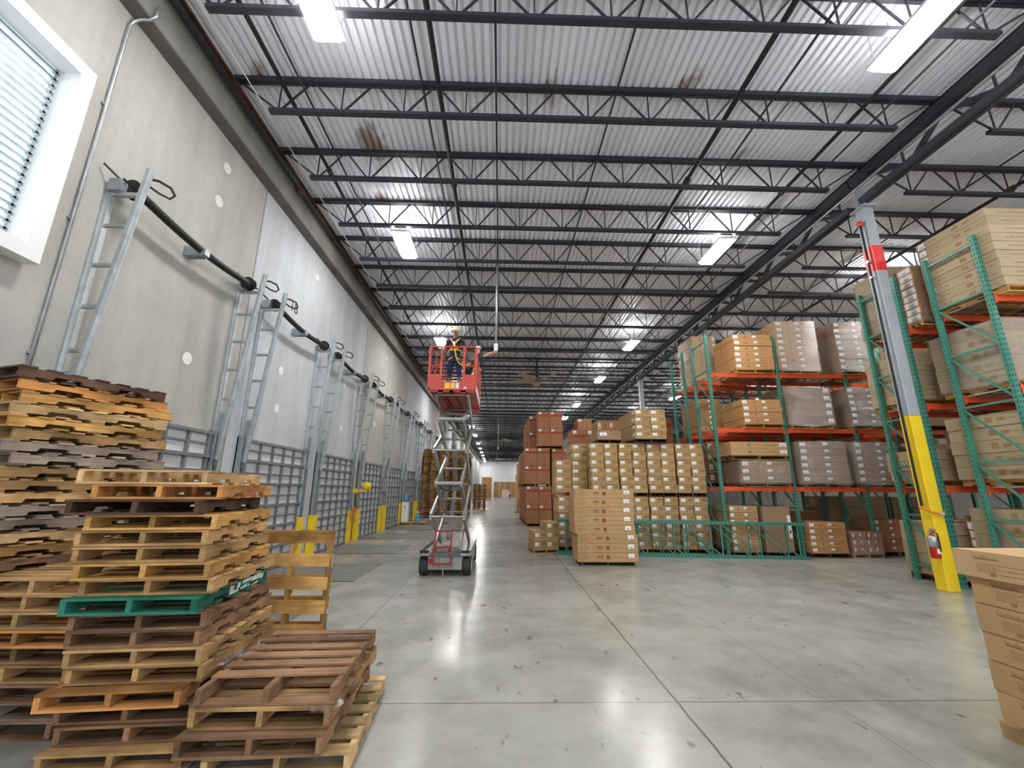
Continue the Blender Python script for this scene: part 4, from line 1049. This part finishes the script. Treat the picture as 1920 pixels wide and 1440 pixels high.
for s in (-1, 1):
    for y in (.26, 2.28):
        wl_ = O('wheel', None, lift, (s * .48, y, .215)); 
        bpy.data.objects.remove(wl_)
        tyre = part('wheel', MB().lathe([(.12, -.10), (.19, -.10), (.214, -.07), (.214, .07), (.19, .10), (.12, .10)], n=24, axis='x'), 'tyre', lift, smooth=False, loc=(s * .48, y, .215))
        part('hub', MB().lathe([(.125, -.105), (.11, -.108), (.05, -.095), (.05, .095), (.11, .108), (.125, .105)], n=20, axis='x'), 'rim', tyre, 'cream wheel rim')
rd = part('access_ladder', MB().bar((-.26, .0, .26), (-.24, .10, .98), .035, .035).bar((.14, .0, .26), (.12, .10, .98), .035, .035), 'lift_deep_red', lift, 'red access ladder')
for z in (.27, .62, .96):
    y = .0 + (z - .26) / .72 * .10
    part('rung', MB().bx(-.26, .14, y - .018, y + .018, z - .018, z + .018), 'lift_deep_red', rd)
part('charger_plug', MB().bx(-.36, -.29, .02, .06, .30, .37).lathe([(.03, 0), (.03, .05)], c=(-.325, .0, .28), n=10), 'red', lift, bevel=.005)
part('drag_chain', MB().tube([(-.04, .03, .15), (-.03, .0, .06), (-.02, -.03, .02), (-.03, -.10, .012)], .012, 6), 'galv_dark', lift)
zs = [.52, 1.27, 2.02, 2.80, 3.55, 4.16]; yn, yf = .16, 2.16
for i in range(5):
    for kind in ('outer', 'inner'):
        up_to_far = (i % 2 == 1) == (kind == 'outer')
        off = .385 if kind == 'outer' else .295
        a = (yn if up_to_far else yf, zs[i]); b = (yf if up_to_far else yn, zs[i + 1])
        for s in (-1, 1):
            part('scissor_arm', MB().bar((s * off, a[0], a[1]), (s * off, b[0], b[1]), .056, .145), 'lift_grey', lift, bevel=.006)
    zc = (zs[i] + zs[i + 1]) / 2
    part('cross_tube', MB().tube([(-.41, (yn + yf) / 2, zc), (.41, (yn + yf) / 2, zc)], .034, 10), 'lift_grey', lift)
for i in range(1, 6):
    w_ = .42 if i % 2 else .33
    part('cross_tube', MB().tube([(-w_, yn, zs[i]), (w_, yn, zs[i])], .026 if i % 2 else .05, 10), 'lift_grey', lift)
    part('cross_tube', MB().tube([(-w_, yf, zs[i]), (w_, yf, zs[i])], .03, 10), 'lift_grey', lift)
part('lift_cylinder', MB().tube([(0, .55, .75), (0, 1.5, 1.75)], .055, 12, 0).tube([(0, 1.5, 1.75), (0, 1.75, 2.02)], .035, 10, 1), ['lift_grey', 'galv'], lift)
part('lift_cylinder', MB().tube([(0, 1.6, 2.2), (0, .85, 3.0)], .055, 12, 0).tube([(0, .85, 3.0), (0, .6, 3.28)], .035, 10, 1), ['lift_grey', 'galv'], lift)
part('motor_box', MB().bx(-.27, .27, .25, .55, 1.86, 1.98).bx(-.12, -.02, .25, .4, 1.70, 1.86), 'lift_dark', lift, bevel=.01)
part('cable_loop', MB().tube([(-.25, .18, 2.0), (-.15, .1, 1.9), (-.02, .08, 1.86), (.05, .15, 1.92), (.0, .3, 2.1)], .016, 6), 'black', lift)
# platform
PZ = 4.30
pf = part('platform_deck', MB().bx(-.55, .55, -.02, 2.65, PZ - .05, PZ, 0).bx(-.34, -.22, .0, 2.6, PZ - .13, PZ - .05, 1).bx(.22, .34, .0, 2.6, PZ - .13, PZ - .05, 1).bx(-.06, .04, .0, 2.6, PZ - .10, PZ - .05, 1)
          .bx(-.55, .55, .0, .06, PZ - .10, PZ - .05, 0).bx(-.55, .55, 2.55, 2.65, PZ - .16, PZ - .05, 0), ['lift_red', 'lift_deep_red'], lift, 'red platform floor')
tb = part('toe_board', MB().bx(-.57, .57, -.04, -.02, PZ - .06, PZ + .16).bx(.55, .57, -.04, 2.66, PZ - .06, PZ + .16).bx(-.57, -.55, -.04, 2.66, PZ - .06, PZ + .16).bx(-.57, .57, 2.64, 2.66, PZ - .06, PZ + .16), 'lift_red', lift, 'red toe board')
for (u0, u1, mt) in ((-.18, -.05, 'sticker_o'), (-.03, .08, 'sticker_o'), (.10, .17, 'label'), (.28, .36, 'label')):
    part('warning_label', MB().bx(u0, u1, -.0435, -.04, PZ - .02, PZ + .12 if u0 < .2 else PZ + .02), 'label' if mt == 'label' else 'harness', tb, 'warning label')
part('side_panel', MB().bx(.57, .582, .2, 1.9, PZ - .02, PZ + .14), 'label', tb, 'white side lettering panel')
def rail(pts, r=.022): part('guard_rail', MB().tube(pts, r, 8), 'lift_red', lift)
TZ, MZ = PZ + 1.05, PZ + .56
for s in (-1, 1):
    rail([(s * .55, -.02, TZ), (s * .55, 2.64, TZ)]); rail([(s * .55, -.02, MZ), (s * .55, 2.64, MZ)])
    for y in (0, .85, 1.70, 2.62): rail([(s * .55, y, PZ), (s * .55, y, TZ)], .02)
rail([(-.55, -.03, TZ), (.55, -.03, TZ)], .026); rail([(-.55, 2.63, TZ), (.55, 2.63, TZ)]); rail([(-.55, 2.63, MZ), (.55, 2.63, MZ)])
for x in (-.57, -.28, .28, .57): part('gate_post', MB().bx(x - .026, x + .026, -.05, .0, PZ, TZ), 'lift_red', lift)
for s in (-1, 1):
    rail([(s * .28, -.03, MZ), (s * .57, -.03, MZ)])
    part('gate_panel', MB().bx(min(s * .28, s * .56), max(s * .28, s * .56), -.035, -.02, PZ + .16, PZ + .34), 'lift_red', lift)
part('control_box', MB().bx(.36, .52, .20, .42, PZ + .78, PZ + .98), 'lift_dark', lift, bevel=.01)
# things lying on the platform
t = thing('tool_bag', 'purple and white bag on the platform behind the worker', 'bag', (-1.56, 10.45, PZ))
part('bag', MB().lathe([(.02, 0), (.12, .0), (.14, .10), (.10, .24), (.05, .30)], n=12), 'shirt_pale', t, smooth=True)
part('strap', MB().tube([(-.1, -.1, .1), (-.04, -.15, .24), (.05, -.14, .25), (.1, -.1, .12)], .014, 6), 'ink', t)
o = part('parts_carton', MB().bx(-.14, .14, -.1, .1, 0, .34), 'card_light', None, loc=(-.98, 10.75, PZ), rot=(0, 0, .2), bevel=.006); tag(o, 'small pale carton standing on the lift platform', 'box')
t = thing('spare_harness', 'yellow and white harness hanging on the platform rail', 'harness', (-.60, 10.55, PZ + .52))
part('webbing', MB().tube([(-.14, -.03, .02), (-.12, -.06, .14), (-.06, -.05, .02), (-.10, -.06, -.12)], .024, 6), 'harness', t)
part('pouch', MB().bx(-.18, -.06, -.06, .0, -.30, .0), 'label', t, bevel=.02)
t = thing('lamp_reflector', 'white replacement lamp shell propped inside the platform', 'lamp part', (-.86, 11.35, PZ))
part('shell', MB().lathe([(.20, 0), (.17, .16), (.08, .30), (.05, .34)], n=16), 'white', t, smooth=True)
part('bezel', MB().lathe([(.21, 0), (.21, .03)], n=16), 'lift_dark', t)

# ------------------------------------------------------------------ people
def skinned(name, nodes, edges, root, mats, pick, loc, rotz, lab, sub=2):
    """grow one continuous body over a jointed skeleton; nodes: name -> (x, y, z, rx, ry)"""
    names = list(nodes); idx = {n: i for i, n in enumerate(names)}
    me = bpy.data.meshes.new(name)
    me.from_pydata([nodes[n][:3] for n in names], [(idx[a], idx[b]) for a, b in edges], [])
    ob = bpy.data.objects.new(name, me); C.objects.link(ob)
    sk = ob.modifiers.new('skin', 'SKIN'); sk.branch_smoothing = .35
    for n in names:
        sv = me.skin_vertices[0].data[idx[n]]; sv.radius = nodes[n][3:5]; sv.use_root = (n == root)
    ss = ob.modifiers.new('sub', 'SUBSURF'); ss.levels = sub; ss.render_levels = sub
    dg = bpy.context.evaluated_depsgraph_get()
    new = bpy.data.meshes.new_from_object(ob.evaluated_get(dg))
    bpy.data.objects.remove(ob)
    for m_ in mats: new.materials.append(M[m_])
    for p in new.polygons:
        c = p.center; p.material_index = pick(c.x, c.y, c.z); p.use_smooth = True
    o = O(name, new, None, loc, (0, 0, rotz))
    return tag(o, lab, 'person')
def hand(nodes, edges, w, dirv, side, pre, curl=.5, R_=.010):
    """palm and five fingers rooted at wrist node w; dirv: pointing direction; side: thumb side"""
    W_ = Vector(nodes[w][:3]); d = Vector(dirv).normalized(); s = Vector(side).normalized(); nrm = d.cross(s)
    pc = W_ + d * .06
    nodes[pre + 'palm'] = (*pc, .034, .018); edges.append((w, pre + 'palm'))
    for i, ln_ in enumerate((.075, .085, .08, .062)):
        k = W_ + d * .10 + s * (.030 - .020 * i)
        a = k + d * ln_ * .5 + nrm * ln_ * .18 * curl; b_ = k + d * ln_ * .85 + nrm * ln_ * .55 * curl
        for j, q in enumerate((k, a, b_)): nodes[f'{pre}f{i}{j}'] = (*q, R_ * (1.05 - .12 * j), R_ * (1.05 - .12 * j))
        edges += [(pre + 'palm', f'{pre}f{i}0'), (f'{pre}f{i}0', f'{pre}f{i}1'), (f'{pre}f{i}1', f'{pre}f{i}2')]
    t0 = W_ + d * .045 + s * .042; t1 = t0 + d * .04 + s * .02 + nrm * .012
    nodes[pre + 't0'] = (*t0, .012, .012); nodes[pre + 't1'] = (*t1, .010, .010)
    edges += [(pre + 'palm', pre + 't0'), (pre + 't0', pre + 't1')]
# worker with the hard hat, back to the camera (local +y is the way he faces)
nd = {'pelvis': (0, 0, .95, .155, .115), 'waist': (0, .01, 1.08, .145, .105), 'chest': (0, .0, 1.28, .175, .115), 'collar': (0, -.01, 1.43, .115, .075), 'neck': (0, .0, 1.51, .052, .055),
      'jaw': (.0, .045, 1.575, .058, .066), 'head': (0, .03, 1.645, .074, .088), 'crown': (0, .02, 1.71, .060, .074), 'nose': (.012, .125, 1.61, .013, .013),
      'shL': (-.185, -.01, 1.40, .062, .062), 'elL': (-.275, -.02, 1.12, .046, .046), 'wrL': (-.29, .06, .88, .030, .028),
      'shR': (.185, -.01, 1.40, .062, .062), 'elR': (.285, -.03, 1.13, .046, .046), 'wrR': (.30, .06, .89, .030, .028),
      'hpL': (-.095, 0, .88, .098, .100), 'knL': (-.13, .02, .50, .064, .066), 'anL': (-.14, -.02, .10, .040, .042), 'toeL': (-.17, .13, .035, .042, .030), 'heL': (-.135, -.05, .045, .042, .036),
      'hpR': (.095, 0, .88, .098, .100), 'knR': (.13, .04, .50, .064, .066), 'anR': (.15, .0, .10, .040, .042), 'toeR': (.19, .15, .035, .042, .030), 'heR': (.145, -.03, .045, .042, .036)}
ed = [('pelvis', 'waist'), ('waist', 'chest'), ('chest', 'collar'), ('collar', 'neck'), ('neck', 'jaw'), ('jaw', 'head'), ('head', 'crown'), ('head', 'nose'), ('collar', 'shL'), ('shL', 'elL'), ('elL', 'wrL'), ('collar', 'shR'), ('shR', 'elR'), ('elR', 'wrR'),
      ('pelvis', 'hpL'), ('hpL', 'knL'), ('knL', 'anL'), ('anL', 'toeL'), ('anL', 'heL'), ('pelvis', 'hpR'), ('hpR', 'knR'), ('knR', 'anR'), ('anR', 'toeR'), ('anR', 'heR')]
hand(nd, ed, 'wrL', (0, .25, -1), (.3, 1, 0), 'hl'); hand(nd, ed, 'wrR', (0, .25, -1), (-.3, 1, 0), 'hr')
def pick1(x, y, z):
    if z > 1.475 and abs(x) < .13: return 2
    if abs(x) > .215 and z < 1.25: return 2
    if z > 1.0: return 0
    if abs(x) > .235 and z > .6: return 2
    if z > .40: return 1
    return 3 if z < .12 else 2
p1 = skinned('person', nd, ed, 'pelvis', ['navy', 'denim', 'skin_dark', 'boot'], pick1, (-1.24, 10.62, PZ), -.12, 'person in a pale hard hat and yellow harness standing on the red platform')
part('hard_hat', MB().lathe([(.135, 1.685), (.13, 1.70), (.112, 1.705), (.108, 1.75), (.085, 1.795), (.04, 1.815), (.01, 1.82)], c=(0, .02, 0), n=18).prism([(-.09, .10), (.09, .10), (.06, .19), (-.06, .19)], 'z', 1.685, 1.70), 'hard_hat', p1, 'pale yellow hard hat', smooth=True)
hb = MB()
for s in (-1, 1):
    hb.tube([(s * .11, .10, 1.42), (s * .13, .0, 1.475), (s * .09, -.105, 1.40), (0, -.125, 1.27), (-s * .10, -.12, 1.12)], .020, 6)
    hb.tube([(s * .04, -.10, .93), (s * .13, -.08, .88), (s * .17, .03, .86)], .018, 6)
hb.tube([(-.17, .0, 1.12), (-.10, -.118, 1.12), (.10, -.118, 1.12), (.17, .0, 1.12)], .020, 6)
part('harness', hb, 'harness', p1, 'yellow safety harness')
part('lanyard', MB().tube([(0, -.13, 1.30), (.03, -.15, 1.10), (.07, -.16, .92), (.14, -.18, .76), (.24, -.16, .68), (.34, -.14, .68), (.42, -.12, .72), (.45, -.10, .80)], .020, 6), 'harness', p1, 'yellow lanyard', smooth=True)
part('back_ring', MB().lathe([(.03, -.012), (.045, 0), (.03, .012)], c=(0, -.135, 1.30), n=10, axis='y'), 'galv', p1)
# second worker leaning over the rail and reaching for the pole (local +x is the reach)
nd = {'pelvis': (0, 0, .95, .15, .115), 'waist': (.06, .02, 1.10, .14, .105), 'chest': (.15, .04, 1.27, .165, .115), 'collar': (.20, .05, 1.40, .105, .075), 'neck': (.225, .07, 1.47, .05, .052),
      'jaw': (.25, .10, 1.52, .056, .064), 'head': (.25, .085, 1.585, .072, .085), 'crown': (.25, .075, 1.65, .058, .07), 'nose': (.30, .165, 1.56, .012, .012),
      'shR': (.33, .10, 1.38, .06, .06), 'elR': (.50, .26, 1.50, .044, .044), 'wrR': (.655, .42, 1.63, .030, .028),
      'shL': (.06, .10, 1.38, .06, .06), 'elL': (.10, .28, 1.18, .045, .045), 'wrL': (.22, .38, 1.12, .03, .028),
      'hpL': (-.09, .02, .88, .096, .10), 'knL': (-.10, .06, .50, .064, .066), 'anL': (-.12, .0, .10, .04, .042), 'toeL': (-.10, .15, .035, .042, .03), 'heL': (-.12, -.03, .045, .042, .036),
      'hpR': (.09, -.02, .88, .096, .10), 'knR': (.12, .04, .50, .064, .066), 'anR': (.12, -.02, .10, .04, .042), 'toeR': (.15, .13, .035, .042, .03), 'heR': (.12, -.05, .045, .042, .036)}
ed = [('pelvis', 'waist'), ('waist', 'chest'), ('chest', 'collar'), ('collar', 'neck'), ('neck', 'jaw'), ('jaw', 'head'), ('head', 'crown'), ('head', 'nose'), ('collar', 'shL'), ('shL', 'elL'), ('elL', 'wrL'), ('collar', 'shR'), ('shR', 'elR'), ('elR', 'wrR'),
      ('pelvis', 'hpL'), ('hpL', 'knL'), ('knL', 'anL'), ('anL', 'toeL'), ('anL', 'heL'), ('pelvis', 'hpR'), ('hpR', 'knR'), ('knR', 'anR'), ('anR', 'toeR'), ('anR', 'heR')]
hand(nd, ed, 'wrR', (.75, .55, .2), (0, .1, 1), 'hr', .9); hand(nd, ed, 'wrL', (.6, .5, -.2), (0, 0, 1), 'hl', .8)
def pick2(x, y, z):
    if (x - .25) ** 2 + (y - .09) ** 2 < .0225 and z > 1.45: return 2
    if x > .41 or (y > .26 and z > 1.0): return 2
    if z > .98: return 0
    if z > .12: return 1
    return 3
p2 = skinned('person', nd, ed, 'pelvis', ['ink', 'navy', 'skin_light', 'boot'], pick2, (-.96, 11.80, PZ), .0, 'person in a black shirt reaching from the platform to the hanging pole')
part('cap', MB().lathe([(.085, 1.625), (.092, 1.63), (.088, 1.665), (.06, 1.695), (.01, 1.71)], c=(.25, .075, 0), n=14), 'white', p2, 'white cap', smooth=True)
# distant worker at the end of the aisle
nd = {'pelvis': (0, 0, .92, .14, .11), 'waist': (0, .06, 1.06, .135, .10), 'chest': (0, .16, 1.24, .165, .11), 'collar': (0, .24, 1.36, .10, .07), 'neck': (0, .29, 1.42, .05, .05), 'jaw': (0, .35, 1.45, .055, .06), 'head': (0, .35, 1.52, .072, .085), 'nose': (0, .44, 1.48, .012, .012),
      'shL': (-.18, .22, 1.33, .06, .06), 'elL': (-.22, .36, 1.08, .045, .045), 'wrL': (-.14, .55, 1.0, .03, .03), 'shR': (.18, .22, 1.33, .06, .06), 'elR': (.22, .36, 1.08, .045, .045), 'wrR': (.14, .55, 1.0, .03, .03),
      'hpL': (-.09, 0, .86, .095, .1), 'knL': (-.11, .04, .48, .062, .064), 'anL': (-.12, -.02, .1, .04, .04), 'toeL': (-.12, .13, .035, .04, .03), 'hpR': (.09, 0, .86, .095, .1), 'knR': (.11, .06, .48, .062, .064), 'anR': (.12, .02, .1, .04, .04), 'toeR': (.12, .17, .035, .04, .03)}
ed = [('pelvis', 'waist'), ('waist', 'chest'), ('chest', 'collar'), ('collar', 'neck'), ('neck', 'jaw'), ('jaw', 'head'), ('head', 'nose'), ('collar', 'shL'), ('shL', 'elL'), ('elL', 'wrL'), ('collar', 'shR'), ('shR', 'elR'), ('elR', 'wrR'), ('pelvis', 'hpL'), ('hpL', 'knL'), ('knL', 'anL'), ('anL', 'toeL'), ('pelvis', 'hpR'), ('hpR', 'knR'), ('knR', 'anR'), ('anR', 'toeR')]
hand(nd, ed, 'wrL', (.1, .9, -.3), (1, 0, 0), 'hl'); hand(nd, ed, 'wrR', (-.1, .9, -.3), (-1, 0, 0), 'hr')
p3 = skinned('person', nd, ed, 'pelvis', ['shirt_pale', 'denim', 'skin_dark', 'boot'], lambda x, y, z: 2 if (z > 1.40 and y > .24) or (y > .42) else 0 if z > .95 else 1 if z > .12 else 3, (1.85, 84, 0), .6, 'person in a pale shirt bending beside the far wrapped load')
part('hair', MB().lathe([(.08, 1.52), (.085, 1.56), (.05, 1.60), (.01, 1.61)], c=(0, .33, 0), n=12), 'hair', p3, smooth=True)

# ------------------------------------------------------------------ small things by the dock doors
pallet(-4.72, 24.2, 0, 0, 1.5, 1.1, .15, 'pale', F, 'pale pallet carrying the water cooler by the dock doors', None)
t = thing('water_cooler', 'white water cooler with an upturned blue bottle on the pallet', 'water cooler', (-5.16, 24.1, .15))
part('cabinet', MB().bx(-.17, .17, -.17, .17, 0, 1.02), 'white', t, bevel=.02)
part('tap', MB().bx(-.05, .05, -.20, -.17, .72, .80), 'grey_box', t)
part('bottle', MB().lathe([(.04, 1.02), (.06, 1.07), (.13, 1.12), (.135, 1.22), (.125, 1.25), (.135, 1.28), (.135, 1.40), (.08, 1.44)], n=16), 'water', t, 'blue water bottle', smooth=True)
t = thing('water_jug', 'blue water jug with a white cap standing on the pallet', 'jug', (-4.45, 24.0, .15))
part('jug', MB().lathe([(.12, 0), (.135, .04), (.135, .16), (.12, .18), (.135, .20), (.135, .32), (.08, .40), (.035, .46)], n=16), 'water', t, smooth=True)
part('cap', MB().lathe([(.04, .46), (.04, .53), (.02, .55)], n=12), 'white', t)
o = part('paper_scrap', MB().add([(-.28, -.05, .004), (0, -.09, .03), (.18, -.06, .10), (.26, .03, .02), (.1, .1, .05), (-.2, .07, .004)], [(0, 1, 5), (1, 2, 4), (1, 4, 5), (2, 3, 4)]), 'label', None, loc=(-3.55, 16.2, 0)); tag(o, 'crumpled white paper on the floor near the dock doors', 'paper')
t = thing('step_stand', 'small wooden stand beside the carton tower far down the aisle', 'stand', (1.32, 36.4, 0))
part('post', MB().bar((.1, .3, 0), (.3, .3, 1.1), .10, .10), 'wx_brown', t); part('base', MB().bx(-.15, .45, 0, .5, 0, .10), 'wx_brown', t)
